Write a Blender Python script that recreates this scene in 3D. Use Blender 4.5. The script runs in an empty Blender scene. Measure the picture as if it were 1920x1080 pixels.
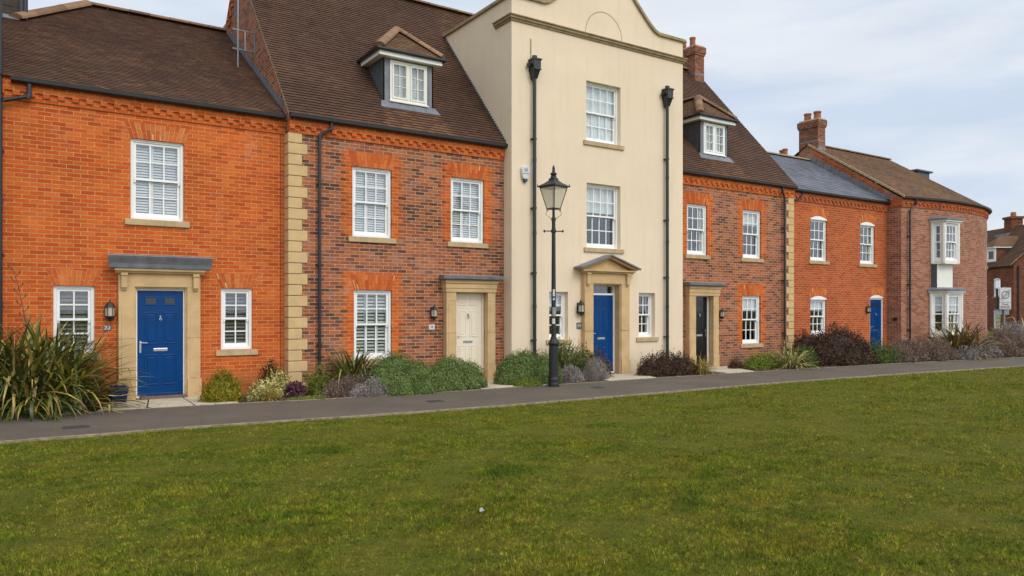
import bpy, math, random
import numpy as np
from mathutils import Vector, Matrix
random.seed(7); RNG = np.random.default_rng(11)
R = math.radians
scn = bpy.context.scene
COL = scn.collection

# ---------------------------------------------------------------- camera
cam_d = bpy.data.cameras.new('camera'); cam = bpy.data.objects.new('camera', cam_d); COL.objects.link(cam)
cam_d.sensor_width = 36; cam_d.lens = 26.44; cam_d.shift_y = 0.0219
cam_d.clip_start = 0.05; cam_d.clip_end = 3000
cam.location = (0, -15.8, 1.63); cam.rotation_euler = (R(90), 0, R(-33.5))
scn.camera = cam

# ---------------------------------------------------------------- sky, sun, exposure
SUN = Vector((0.12, -0.76, 0.72)).normalized()
w = bpy.data.worlds.new('World'); scn.world = w; w.use_nodes = True
nt = w.node_tree; nt.nodes.clear()
def WN(t): return nt.nodes.new(t)
out = WN('ShaderNodeOutputWorld'); bg = WN('ShaderNodeBackground'); sky = WN('ShaderNodeTexSky')
sky.sky_type = 'NISHITA'; sky.sun_disc = False
sky.sun_elevation = math.asin(SUN.z); sky.sun_rotation = math.atan2(SUN.x, SUN.y)
sky.air_density = 1.0; sky.dust_density = 1.5; sky.altitude = 50
tc = WN('ShaderNodeTexCoord'); mp = WN('ShaderNodeMapping'); mp.inputs['Scale'].default_value = (1.2, 1.2, 6)
mp.inputs['Rotation'].default_value = (R(6), R(-7), 0)
nz = WN('ShaderNodeTexNoise'); nz.inputs['Scale'].default_value = 2.2; nz.inputs['Detail'].default_value = 8
nz.inputs['Roughness'].default_value = 0.62; nz.inputs['Distortion'].default_value = 0.4
cr = WN('ShaderNodeValToRGB'); cr.color_ramp.elements[0].position = 0.30; cr.color_ramp.elements[1].position = 0.68
cr.color_ramp.elements[0].color = (0.86, 0.86, 0.86, 1); cr.color_ramp.elements[1].color = (1, 1, 1, 1)
nz2 = WN('ShaderNodeTexNoise'); nz2.inputs['Scale'].default_value = 3.0; nz2.inputs['Detail'].default_value = 6
cl = WN('ShaderNodeMix'); cl.data_type = 'RGBA'; cl.inputs[6].default_value = (5.4, 6.25, 7.5, 1); cl.inputs[7].default_value = (7.0, 7.4, 7.95, 1)
mx = WN('ShaderNodeMix'); mx.data_type = 'RGBA'
L = nt.links.new
L(tc.outputs['Generated'], mp.inputs[0]); L(mp.outputs[0], nz.inputs['Vector']); L(nz.outputs[0], cr.inputs[0])
cr2 = WN('ShaderNodeValToRGB'); cr2.color_ramp.elements[0].position = 0.36; cr2.color_ramp.elements[1].position = 0.62
L(mp.outputs[0], nz2.inputs['Vector']); L(nz2.outputs[0], cr2.inputs[0]); L(cr2.outputs[0], cl.inputs[0])
L(cr.outputs[0], mx.inputs[0]); L(sky.outputs[0], mx.inputs[6]); L(cl.outputs[2], mx.inputs[7])
# sky glow round the veiled sun, added behind the camera to fill shaded walls
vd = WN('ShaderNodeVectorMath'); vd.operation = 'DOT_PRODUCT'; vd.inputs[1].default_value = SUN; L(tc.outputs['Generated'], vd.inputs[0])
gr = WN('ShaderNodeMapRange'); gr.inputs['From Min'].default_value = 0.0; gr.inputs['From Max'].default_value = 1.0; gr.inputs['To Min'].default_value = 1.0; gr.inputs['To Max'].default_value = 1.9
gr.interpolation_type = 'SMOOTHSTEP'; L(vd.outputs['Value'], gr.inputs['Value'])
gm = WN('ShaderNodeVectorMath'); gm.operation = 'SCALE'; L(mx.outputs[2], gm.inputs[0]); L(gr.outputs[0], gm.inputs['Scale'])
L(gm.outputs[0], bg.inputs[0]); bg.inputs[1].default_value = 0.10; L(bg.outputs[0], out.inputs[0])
sd = bpy.data.lights.new('sun', 'SUN'); sd.energy = 1.0; sd.angle = R(22); sd.color = (1.0, 0.91, 0.77)
so = bpy.data.objects.new('sun', sd); COL.objects.link(so); so.rotation_euler = SUN.to_track_quat('Z', 'Y').to_euler()
so.location = (0, -20, 30)
scn.view_settings.view_transform = 'Standard'; scn.view_settings.look = 'None'
scn.view_settings.exposure = 0.25; scn.view_settings.gamma = 1.0
scn.render.engine = 'CYCLES'

# ================================================================ materials
class NT:
    def __init__(s, name):
        s.m = bpy.data.materials.new(name); s.m.use_nodes = True
        s.t = s.m.node_tree; s.b = s.t.nodes['Principled BSDF']
    def n(s, t, **kw):
        x = s.t.nodes.new(t)
        for k, v in kw.items():
            if hasattr(x, k): setattr(x, k, v)
            else: x.inputs[k.replace('_', ' ')].default_value = v
        return x
    def l(s, a, b): s.t.links.new(a, b)
    def ramp(s, stops, src, interp='LINEAR'):
        r = s.n('ShaderNodeValToRGB'); e = r.color_ramp.elements; r.color_ramp.interpolation = interp
        while len(e) < len(stops): e.new(0.5)
        for i, (p, c) in enumerate(stops):
            e[i].position = p; e[i].color = (*c, 1) if len(c) == 3 else c
        s.l(src, r.inputs[0]); return r.outputs[0]
    def noise(s, scale, detail=4, vec=None, rough=0.5):
        x = s.n('ShaderNodeTexNoise'); x.inputs['Scale'].default_value = scale
        x.inputs['Detail'].default_value = detail; x.inputs['Roughness'].default_value = rough
        if vec is not None: s.l(vec, x.inputs['Vector'])
        return x.outputs[0]
    def mix(s, f, a, b, mode='MIX'):
        x = s.n('ShaderNodeMix'); x.data_type = 'RGBA'; x.blend_type = mode
        for sock, v in ((0, f), (6, a), (7, b)):
            if hasattr(v, 'links') or hasattr(v, 'is_linked'): s.l(v, x.inputs[sock])
            else: x.inputs[sock].default_value = v if sock == 0 else ((*v, 1) if len(v) == 3 else v)
        return x.outputs[2]
    def obj(s): return s.n('ShaderNodeNewGeometry').outputs['Position']
    def uv(s, name='UVMap'):
        x = s.n('ShaderNodeUVMap'); x.uv_map = name; return x.outputs[0]
    def bump(s, h, strength, dist):
        x = s.n('ShaderNodeBump'); x.inputs['Strength'].default_value = strength; x.inputs['Distance'].default_value = dist
        s.l(h, x.inputs['Height']); s.l(x.outputs[0], s.b.inputs['Normal'])
    def base(s, c):
        if hasattr(c, 'is_linked'): s.l(c, s.b.inputs['Base Color'])
        else: s.b.inputs['Base Color'].default_value = (*c, 1)
    def rough(s, v, spec=0.5, metal=0): 
        s.b.inputs['Roughness'].default_value = v; s.b.inputs['Specular IOR Level'].default_value = spec; s.b.inputs['Metallic'].default_value = metal
M = {}
def lin(h):
    v = [int(h[i:i+2], 16)/255 for i in (0, 2, 4)]
    return tuple(((c+0.055)/1.055)**2.4 if c > 0.04045 else c/12.92 for c in v)

def brick(name, stops, mortar, var=0.25, bw=0.225, rh=0.075, ms=0.0060, patch=None):
    k = NT(name); uv = k.uv()
    nd = k.noise(2.2, 3, uv)            # slightly wavering courses
    b = k.n('ShaderNodeTexBrick'); k.l(uv, b.inputs['Vector'])
    b.inputs['Scale'].default_value = 1; b.inputs['Brick Width'].default_value = bw; b.inputs['Row Height'].default_value = rh
    b.inputs['Mortar Size'].default_value = ms; b.inputs['Mortar Smooth'].default_value = 0.25; b.inputs['Bias'].default_value = 0
    b.inputs['Color1'].default_value = (0, 0, 0, 1); b.inputs['Color2'].default_value = (1, 1, 1, 1); b.inputs['Mortar'].default_value = (0.5, 0.5, 0.5, 1)
    b.offset = 0.5; b.squash = 1.0
    c = k.ramp(stops, b.outputs[0])
    n1 = k.noise(38, 5, uv, 0.65); n2 = k.noise(0.9, 4, uv, 0.6); n3 = k.noise(7, 3, uv)
    c = k.mix(1.0, c, k.ramp([(0.25, (1-var,)*3), (0.75, (1+var,)*3)], n1), 'MULTIPLY')
    c = k.mix(1.0, c, k.ramp([(0.32, (0.80, 0.79, 0.80)), (0.68, (1.13, 1.13, 1.11))], n2), 'MULTIPLY')
    mo = k.mix(1.0, mortar, k.ramp([(0.3, (0.72, 0.70, 0.68)), (0.7, (1.12, 1.12, 1.12))], n3), 'MULTIPLY')
    c = k.mix(b.outputs['Fac'], c, mo)
    if patch: c = k.mix(k.ramp([(0.55, (0, 0, 0)), (0.75, (0.30,)*3)], n2), c, patch)
    mpb = k.n('ShaderNodeMapping'); k.l(uv, mpb.inputs[0]); mpb.inputs['Scale'].default_value = (1.6, .5, 1)
    c = k.mix(k.ramp([(0.60, (0, 0, 0)), (0.74, (0.22,)*3)], k.noise(1.3, 6, mpb.outputs[0], 0.75)), c, (0.66, 0.46, 0.33))
    po = k.obj(); sp = k.n('ShaderNodeSeparateXYZ'); k.l(po, sp.inputs[0]); gz = k.n('ShaderNodeMapRange'); gz.inputs['From Min'].default_value = 0.55; gz.inputs['From Max'].default_value = -0.05; k.l(sp.outputs[2], gz.inputs['Value'])
    mm = k.n('ShaderNodeMath', operation='MULTIPLY'); k.l(gz.outputs[0], mm.inputs[0]); k.l(k.noise(3, 5, po, 0.7), mm.inputs[1]); c = k.mix(mm.outputs[0], c, tuple(q*.35 for q in mortar))
    k.base(c); k.rough(0.9, 0.25)
    h = k.n('ShaderNodeMath', operation='MULTIPLY'); k.l(b.outputs['Fac'], h.inputs[0]); h.inputs[1].default_value = -1.0
    h2 = k.n('ShaderNodeMath', operation='MULTIPLY_ADD'); k.l(n1, h2.inputs[0]); h2.inputs[1].default_value = 0.5; k.l(h.outputs[0], h2.inputs[2])
    k.bump(h2.outputs[0], 0.6, 0.006)
    M[name] = k.m
OR = [(0.0, (0.43, 0.066, 0.014)), (0.25, (0.52, 0.088, 0.016)), (0.6, (0.57, 0.110, 0.019)), (0.88, (0.62, 0.138, 0.026)), (1.0, (0.49, 0.100, 0.030))]
ORM = [(0.0, (0.32, 0.054, 0.016)), (0.3, (0.40, 0.074, 0.020)), (0.7, (0.47, 0.096, 0.026)), (1.0, (0.42, 0.100, 0.038))]
brick('brick_orange', OR, (0.60, 0.325, 0.115), 0.15)
brick('brick_orange_muted', ORM, (0.62, 0.32, 0.13), 0.20)
brick('brick_gauged', [(0.0, (0.48, 0.088, 0.022)), (0.5, (0.58, 0.140, 0.032)), (1.0, (0.60, 0.20, 0.055))], (0.70, 0.40, 0.16), 0.2, bw=0.6)
brick('brick_multi', [(0.0, (0.10, 0.046, 0.034)), (0.18, (0.16, 0.066, 0.044)), (0.35, (0.27, 0.086, 0.044)), (0.6, (0.35, 0.105, 0.046)), (0.8, (0.43, 0.135, 0.050)), (1.0, (0.29, 0.14, 0.10))], (0.60, 0.38, 0.22), 0.25, patch=(0.38, 0.21, 0.16))
brick('brick_bow', [(0.0, (0.19, 0.080, 0.053)), (0.5, (0.31, 0.122, 0.074)), (1.0, (0.40, 0.172, 0.105))], (0.52, 0.33, 0.21), 0.22, patch=(0.36, 0.22, 0.17))
brick('brick_chimney', [(0.0, (0.13, 0.050, 0.034)), (0.5, (0.22, 0.078, 0.045)), (1.0, (0.31, 0.115, 0.060))], (0.34, 0.22, 0.14), 0.25)
brick('brick_brown', [(0.0, (0.10, 0.035, 0.022)), (0.5, (0.17, 0.055, 0.030)), (1.0, (0.26, 0.080, 0.036))], (0.24, 0.13, 0.085), 0.25)
brick('brick_old', [(0.0, (0.045, 0.034, 0.028)), (1.0, (0.10, 0.075, 0.055))], (0.10, 0.085, 0.068), 0.3)

def tiles(name, stops, moss=None, rough=0.85, big=0.25):
    k = NT(name); r = k.uv('rnd'); p = k.obj(); uv = k.uv()
    sx = k.n('ShaderNodeSeparateXYZ'); k.l(r, sx.inputs[0])
    c = k.ramp(stops, sx.outputs[0])
    n1 = k.noise(28, 4, p, 0.6); n2 = k.noise(0.7, 4, p, 0.6)
    c = k.mix(1.0, c, k.ramp([(0.25, (0.75,)*3), (0.75, (1.25,)*3)], n1), 'MULTIPLY')
    c = k.mix(1.0, c, k.ramp([(0.3, (1-big,)*3), (0.7, (1+big,)*3)], n2), 'MULTIPLY')
    if moss: c = k.mix(k.ramp([(0.58, (0, 0, 0)), (0.75, (0.5,)*3)], k.noise(1.6, 5, p, 0.7)), c, moss)
    k.base(c); k.rough(rough, 0.3); k.bump(n1, 0.3, 0.004); M[name] = k.m
tiles('clay_tile', [(0.0, (0.078, 0.038, 0.023)), (0.45, (0.096, 0.047, 0.027)), (0.8, (0.112, 0.055, 0.030)), (1.0, (0.16, 0.078, 0.038))], moss=(0.100, 0.066, 0.024))
tiles('clay_tile_warm', [(0.0, (0.110, 0.056, 0.029)), (0.5, (0.140, 0.073, 0.035)), (1.0, (0.175, 0.093, 0.043))], moss=(0.12, 0.08, 0.035))
tiles('ridge_clay', [(0.0, (0.17, 0.092, 0.050)), (1.0, (0.30, 0.17, 0.09))], moss=(0.17, 0.12, 0.05), big=0.3)
tiles('slate', [(0.0, (0.085, 0.090, 0.105)), (1.0, (0.135, 0.140, 0.160))], rough=0.6, big=0.15)

def plain(name, c, var=0.1, scale=8, rough=0.8, spec=0.4, metal=0, bump=0.0, streak=None, coat=0):
    k = NT(name); p = k.obj(); n = k.noise(scale, 5, p, 0.6)
    col = k.mix(1.0, c, k.ramp([(0.3, (1-var,)*3), (0.7, (1+var,)*3)], n), 'MULTIPLY')
    if streak:
        mpn = k.n('ShaderNodeMapping'); k.l(p, mpn.inputs[0]); mpn.inputs['Scale'].default_value = (9, 9, 1.2)
        col = k.mix(k.ramp([(0.52, (0, 0, 0)), (0.78, (0.55,)*3)], k.noise(1.0, 5, mpn.outputs[0], 0.7)), col, streak)
    k.base(col); k.rough(rough, spec, metal)
    if coat: k.b.inputs['Coat Weight'].default_value = coat
    if bump: k.bump(k.noise(scale*8, 4, p, 0.6), bump, 0.004)
    M[name] = k.m
plain('mortar', (0.60, 0.32, 0.13), 0.15, 9, 0.95)
plain('sandstone', (0.57, 0.385, 0.19), 0.14, 3, 0.88, 0.3, bump=0.25)
plain('quoin_stone', (0.60, 0.415, 0.20), 0.10, 4, 0.88, 0.3, bump=0.25)
plain('sill_stone', (0.48, 0.35, 0.19), 0.18, 6, 0.88, 0.3, bump=0.25, streak=(0.22, 0.17, 0.09))
plain('coping_stone', (0.33, 0.25, 0.14), 0.25, 5, 0.9, 0.3, bump=0.3, streak=(0.13, 0.12, 0.06))
k = NT('render_cream'); p = k.obj(); n1 = k.noise(0.9, 5, p, 0.6); n2 = k.noise(60, 4, p, 0.6)
mpn = k.n('ShaderNodeMapping'); k.l(p, mpn.inputs[0]); mpn.inputs['Scale'].default_value = (5, 5, 0.45)
c = k.mix(1.0, (0.79, 0.640, 0.460), k.ramp([(0.3, (0.955, 0.95, 0.94)), (0.7, (1.03, 1.03, 1.03))], n1), 'MULTIPLY')
c = k.mix(k.ramp([(0.50, (0, 0, 0)), (0.70, (0.40,)*3)], k.noise(1.0, 6, mpn.outputs[0], 0.7)), c, (0.68, 0.52, 0.34))
sp = k.n('ShaderNodeSeparateXYZ'); k.l(p, sp.inputs[0]); gz = k.n('ShaderNodeMapRange'); gz.inputs['From Min'].default_value = 0.75; gz.inputs['From Max'].default_value = -0.05; k.l(sp.outputs[2], gz.inputs['Value'])
mm = k.n('ShaderNodeMath', operation='MULTIPLY'); k.l(gz.outputs[0], mm.inputs[0]); k.l(k.noise(4, 5, p, 0.7), mm.inputs[1]); c = k.mix(mm.outputs[0], c, (0.50, 0.40, 0.25))
k.base(c); k.rough(0.93, 0.15); k.bump(n2, 0.22, 0.004); M['render_cream'] = k.m
plain('white_paint', (0.86, 0.85, 0.81), 0.03, 5, 0.35, 0.5)
plain('cream_paint', (0.78, 0.75, 0.66), 0.05, 5, 0.45, 0.5)
plain('black_pipe', (0.018, 0.019, 0.021), 0.2, 6, 0.32, 0.5)
plain('gutter_black', (0.016, 0.016, 0.016), 0.3, 3, 0.4, 0.5)
plain('drain_iron', (0.060, 0.054, 0.048), 0.3, 20, 0.8, 0.3, bump=0.3)
plain('iron_black', (0.016, 0.016, 0.017), 0.25, 20, 0.42, 0.5, bump=0.15)
plain('lead', (0.165, 0.168, 0.185), 0.25, 5, 0.55, 0.5, streak=(0.24, 0.245, 0.26))
plain('lead_dark', (0.075, 0.078, 0.085), 0.25, 5, 0.6, 0.5)
plain('chrome', (0.62, 0.62, 0.62), 0.03, 5, 0.25, 0.5, 1.0)
plain('galvanised', (0.30, 0.30, 0.30), 0.15, 20, 0.45, 0.5, 0.6)
plain('terracotta', (0.33, 0.115, 0.05), 0.2, 8, 0.85)
plain('door_blue', (0.001, 0.046, 0.175), 0.10, 3, 0.24, 0.20)
plain('door_black', (0.006, 0.006, 0.007), 0.1, 3, 0.2, 0.5, coat=0.3)
plain('door_cream', (0.78, 0.68, 0.52), 0.03, 3, 0.4, 0.5)
plain('grey_sign', (0.12, 0.125, 0.135), 0.1, 9, 0.5)
plain('white_sign', (0.60, 0.60, 0.58), 0.06, 9, 0.4)
plain('blind_white', (0.66, 0.65, 0.64), 0.04, 2, 0.7)
plain('shutter_grey', (0.50, 0.50, 0.47), 0.05, 2, 0.6)
plain('shutter_dark', (0.12, 0.12, 0.12), 0.1, 2, 0.5)
plain('net_curtain', (0.66, 0.67, 0.65), 0.1, 5, 0.9)
plain('room_dark', (0.05, 0.045, 0.04), 0.3, 1, 0.9)
plain('caddy_blue', (0.010, 0.016, 0.060), 0.1, 5, 0.35)
plain('timber', (0.17, 0.11, 0.07), 0.2, 12, 0.8)
plain('paving', (0.52, 0.45, 0.33), 0.18, 3, 0.9, 0.3, bump=0.3, streak=(0.36, 0.31, 0.22))
plain('edging', (0.27, 0.21, 0.13), 0.4, 10, 0.95)
plain('soil', (0.075, 0.047, 0.030), 0.5, 20, 0.98, 0.2, bump=0.8)
plain('rubber', (0.02, 0.02, 0.02), 0.1, 5, 0.8)
plain('car_blue', (0.04, 0.07, 0.16), 0.02, 2, 0.2, 0.5, 0.4, coat=1)
plain('car_glass', (0.02, 0.025, 0.03), 0.02, 2, 0.05, 0.5)
plain('sign_red', (0.35, 0.03, 0.03), 0.02, 2, 0.5)
plain('alarm_blue', (0.02, 0.05, 0.12), 0.05, 2, 0.3)
plain('litter', (0.34, 0.34, 0.33), 0.05, 2, 0.7)

k = NT('tarmac'); p = k.obj(); n = k.noise(140, 3, p, 0.7); n2 = k.noise(0.8, 5, p, 0.6); n3 = k.noise(2.7, 4, p, 0.7)
c = k.ramp([(0.3, (0.064, 0.053, 0.041)), (0.55, (0.124, 0.102, 0.077)), (0.8, (0.235, 0.195, 0.145))], n)
c = k.mix(1.0, c, k.ramp([(0.3, (0.85,)*3), (0.7, (1.18, 1.15, 1.12))], n2), 'MULTIPLY')
c = k.mix(k.ramp([(0.62, (0, 0, 0)), (0.8, (0.4,)*3)], n3), c, (0.045, 0.042, 0.040))
vo = k.n('ShaderNodeTexVoronoi'); vo.feature = 'DISTANCE_TO_EDGE'; vo.inputs['Scale'].default_value = 0.55; vo.inputs['Randomness'].default_value = 1
wv = k.n('ShaderNodeVectorMath', operation='MULTIPLY_ADD'); nn = k.n('ShaderNodeTexNoise'); nn.inputs['Scale'].default_value = 2.0; nn.inputs['Detail'].default_value = 6; k.l(p, nn.inputs['Vector'])
k.l(nn.outputs['Color'], wv.inputs[0]); wv.inputs[1].default_value = (0.7, 0.7, 0); k.l(p, wv.inputs[2]); k.l(wv.outputs[0], vo.inputs['Vector'])
c = k.mix(k.ramp([(0.0, (0.5,)*3), (0.006, (0, 0, 0))], vo.outputs['Distance']), c, (0.035, 0.032, 0.028))
k.base(c); k.rough(0.9, 0.3); k.bump(n, 0.5, 0.004); M['tarmac'] = k.m

k = NT('turf'); p = k.obj(); n = k.noise(60, 4, p, 0.7); n2 = k.noise(0.55, 6, p, 0.62)
c = k.ramp([(0.25, (0.050, 0.050, 0.008)), (0.5, (0.110, 0.110, 0.014)), (0.8, (0.200, 0.175, 0.030))], n)
c = k.mix(k.ramp([(0.35, (0, 0, 0)), (0.65, (1, 1, 1))], n2), c, (0.125, 0.115, 0.016))
k.base(c); k.rough(0.95, 0.1); k.bump(n, 1.0, 0.02); M['turf'] = k.m

k = NT('grass_blade'); p = k.obj(); r = k.uv('rnd'); sx = k.n('ShaderNodeSeparateXYZ'); k.l(r, sx.inputs[0])
c = k.ramp([(0.0, (0.050, 0.105, 0.004)), (0.45, (0.108, 0.165, 0.005)), (0.8, (0.190, 0.215, 0.010)), (0.93, (0.34, 0.26, 0.05)), (1.0, (0.52, 0.38, 0.13))], sx.outputs[0])
mpn = k.n('ShaderNodeMapping'); k.l(p, mpn.inputs[0]); mpn.inputs['Scale'].default_value = (1.0, 1.5, 1)
b1 = k.noise(1.5, 5, mpn.outputs[0], 0.65); b2 = k.noise(6.0, 4, p, 0.7); b3 = k.noise(0.22, 3, p, 0.5)
c = k.mix(k.ramp([(0.51, (0, 0, 0)), (0.62, (0.75,)*3)], b1), c, (0.225, 0.200, 0.022))
c = k.mix(k.ramp([(0.38, (0.85,)*3), (0.47, (0, 0, 0))], b1), c, (0.062, 0.125, 0.009))
b5 = k.noise(24, 3, p, 0.6); c = k.mix(1.0, c, k.ramp([(0.36, (0.48, 0.50, 0.5)), (0.50, (0.95,)*3), (0.64, (1.45, 1.42, 1.2))], b5), 'MULTIPLY')
b4 = k.noise(3.3, 5, p, 0.7); c = k.mix(k.ramp([(0.54, (0, 0, 0)), (0.64, (0.45,)*3)], b4), c, (0.24, 0.175, 0.045))
c = k.mix(1.0, c, k.ramp([(0.38, (0.52, 0.55, 0.55)), (0.62, (1.42, 1.38, 1.2))], b2), 'MULTIPLY')
c = k.mix(1.0, c, k.ramp([(0.35, (0.85, 0.92, 0.9)), (0.65, (1.12, 1.05, 1.0))], b3), 'MULTIPLY')
k.base(c); k.rough(0.8, 0.08); M['grass_blade'] = k.m

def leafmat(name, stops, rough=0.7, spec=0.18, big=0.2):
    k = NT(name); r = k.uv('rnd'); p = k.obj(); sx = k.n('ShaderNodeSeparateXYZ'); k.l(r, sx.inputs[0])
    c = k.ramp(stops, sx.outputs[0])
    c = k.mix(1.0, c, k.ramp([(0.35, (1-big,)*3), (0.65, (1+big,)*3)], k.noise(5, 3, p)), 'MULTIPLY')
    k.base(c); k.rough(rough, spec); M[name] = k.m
leafmat('hebe_leaf', [(0.0, (0.050, 0.080, 0.018)), (0.5, (0.125, 0.175, 0.042)), (0.85, (0.20, 0.26, 0.075)), (1.0, (0.30, 0.34, 0.12))])
leafmat('phormium_leaf', [(0.0, (0.050, 0.062, 0.014)), (0.4, (0.090, 0.108, 0.022)), (0.66, (0.16, 0.165, 0.030)), (0.80, (0.38, 0.33, 0.04)), (0.88, (0.36, 0.24, 0.09)), (1.0, (0.30, 0.12, 0.05))], 0.4, 0.5)
leafmat('phormium_bronze', [(0.0, (0.08, 0.065, 0.022)), (0.5, (0.17, 0.13, 0.04)), (0.85, (0.30, 0.23, 0.06)), (1.0, (0.40, 0.18, 0.07))], 0.45, 0.45)
leafmat('phormium_variegated', [(0.0, (0.09, 0.12, 0.025)), (0.45, (0.22, 0.24, 0.05)), (0.6, (0.48, 0.42, 0.13)), (1.0, (0.60, 0.52, 0.22))], 0.45, 0.4)
leafmat('green_leaf', [(0.0, (0.040, 0.065, 0.014)), (0.6, (0.090, 0.125, 0.028)), (1.0, (0.17, 0.21, 0.05))])
leafmat('olive_leaf', [(0.0, (0.070, 0.100, 0.013)), (0.6, (0.15, 0.19, 0.022)), (1.0, (0.27, 0.29, 0.04))])
leafmat('cover_leaf', [(0.0, (0.07, 0.10, 0.028)), (0.6, (0.15, 0.20, 0.06)), (0.9, (0.25, 0.30, 0.11)), (1.0, (0.38, 0.33, 0.17))])
leafmat('thuja_leaf', [(0.0, (0.07, 0.09, 0.010)), (0.5, (0.17, 0.18, 0.014)), (0.75, (0.33, 0.25, 0.018)), (1.0, (0.55, 0.27, 0.02))])
leafmat('cream_leaf', [(0.0, (0.10, 0.14, 0.05)), (0.3, (0.36, 0.33, 0.10)), (0.8, (0.60, 0.50, 0.17)), (1.0, (0.72, 0.62, 0.30))])
leafmat('redgreen_leaf', [(0.0, (0.025, 0.042, 0.014)), (0.55, (0.055, 0.070, 0.022)), (0.8, (0.20, 0.065, 0.022)), (1.0, (0.35, 0.11, 0.03))])
leafmat('purple_leaf', [(0.0, (0.030, 0.017, 0.011)), (0.6, (0.060, 0.034, 0.022)), (0.92, (0.11, 0.062, 0.036)), (1.0, (0.28, 0.12, 0.06))])
leafmat('maroon_leaf', [(0.0, (0.045, 0.014, 0.022)), (0.6, (0.095, 0.030, 0.045)), (1.0, (0.17, 0.07, 0.08))])
leafmat('lavender_twig', [(0.0, (0.14, 0.105, 0.080)), (0.5, (0.28, 0.235, 0.20)), (0.85, (0.44, 0.40, 0.37)), (1.0, (0.54, 0.50, 0.49))], 0.8)
leafmat('heather_twig', [(0.0, (0.10, 0.058, 0.038)), (0.5, (0.20, 0.130, 0.090)), (0.85, (0.32, 0.235, 0.18)), (1.0, (0.42, 0.34, 0.28))], 0.8)
leafmat('gold_leaf', [(0.0, (0.12, 0.10, 0.02)), (0.5, (0.34, 0.24, 0.05)), (1.0, (0.58, 0.40, 0.12))], 0.6)
plain('bark', (0.10, 0.07, 0.05), 0.3, 30, 0.9)

k = NT('window_glass'); t = k.t
gl = k.n('ShaderNodeBsdfGlossy'); gl.inputs['Roughness'].default_value = 0.02; gl.inputs['Color'].default_value = (0.95, 0.97, 1, 1)
tr = k.n('ShaderNodeBsdfTransparent'); tr.inputs['Color'].default_value = (0.95, 0.97, 0.97, 1)
fr = k.n('ShaderNodeFresnel'); fr.inputs['IOR'].default_value = 1.52
ge = k.n('ShaderNodeNewGeometry'); mr = k.n('ShaderNodeMapRange'); mr.inputs['To Min'].default_value = 1.52; mr.inputs['To Max'].default_value = 1/1.52
k.l(ge.outputs['Backfacing'], mr.inputs['Value']); k.l(mr.outputs[0], fr.inputs['IOR'])
ma = k.n('ShaderNodeMath', operation='MULTIPLY_ADD'); k.l(fr.outputs[0], ma.inputs[0]); ma.inputs[1].default_value = 1.0; ma.inputs[2].default_value = 0.02
bn = k.n('ShaderNodeBump'); bn.inputs['Strength'].default_value = 0.08; bn.inputs['Distance'].default_value = 0.02; k.l(k.noise(1.3, 2, k.obj()), bn.inputs['Height']); k.l(bn.outputs[0], gl.inputs['Normal'])
ms = k.n('ShaderNodeMixShader'); k.l(ma.outputs[0], ms.inputs[0]); k.l(tr.outputs[0], ms.inputs[1]); k.l(gl.outputs[0], ms.inputs[2])
k.l(ms.outputs[0], t.nodes['Material Output'].inputs[0]); M['window_glass'] = k.m
k = NT('lantern_glass'); k.base((0.75, 0.68, 0.50)); k.rough(0.25, 0.5); k.b.inputs['Transmission Weight'].default_value = 0.0
k.b.inputs['Alpha'].default_value = 0.55; M['lantern_glass'] = k.m

# ================================================================ mesh builder
class Fac:
    """a facade: u runs along it, o outward from it"""
    def __init__(s, ox=0, oy=0, dx=1, dy=0, ub=0, pts=None):
        s.pts = pts
        if pts:
            s.L = [ub]
            for a, b in zip(pts, pts[1:]): s.L.append(s.L[-1]+math.hypot(b[0]-a[0], b[1]-a[1]))
        else: s.o = (ox, oy); s.d = (dx, dy); s.ub = ub
    def P(s, u, o, z):
        if s.pts:
            i = 0
            while i < len(s.L)-2 and u > s.L[i+1]: i += 1
            a, b = s.pts[i], s.pts[i+1]; t = (u-s.L[i])/(s.L[i+1]-s.L[i])
            def nrm(j):
                p0 = s.pts[max(0, j-1)]; p1 = s.pts[min(len(s.pts)-1, j+1)]
                d = math.hypot(p1[0]-p0[0], p1[1]-p0[1]); return ((p1[1]-p0[1])/d, -(p1[0]-p0[0])/d)
            n0, n1 = nrm(i), nrm(i+1); nx = n0[0]*(1-t)+n1[0]*t; ny = n0[1]*(1-t)+n1[1]*t; q = math.hypot(nx, ny)
            return (a[0]+(b[0]-a[0])*t+nx/q*o, a[1]+(b[1]-a[1])*t+ny/q*o, z)
        v = u-s.ub
        return (s.o[0]+s.d[0]*v+s.d[1]*o, s.o[1]+s.d[1]*v-s.d[0]*o, z)
    def steps(s, u0, u1):
        if not s.pts: return [u0, u1]
        n = max(1, int((u1-u0)/0.35)); return [u0+(u1-u0)*i/n for i in range(n+1)]
def FX(y0): return Fac(0, y0, 1, 0, 0)

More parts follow.
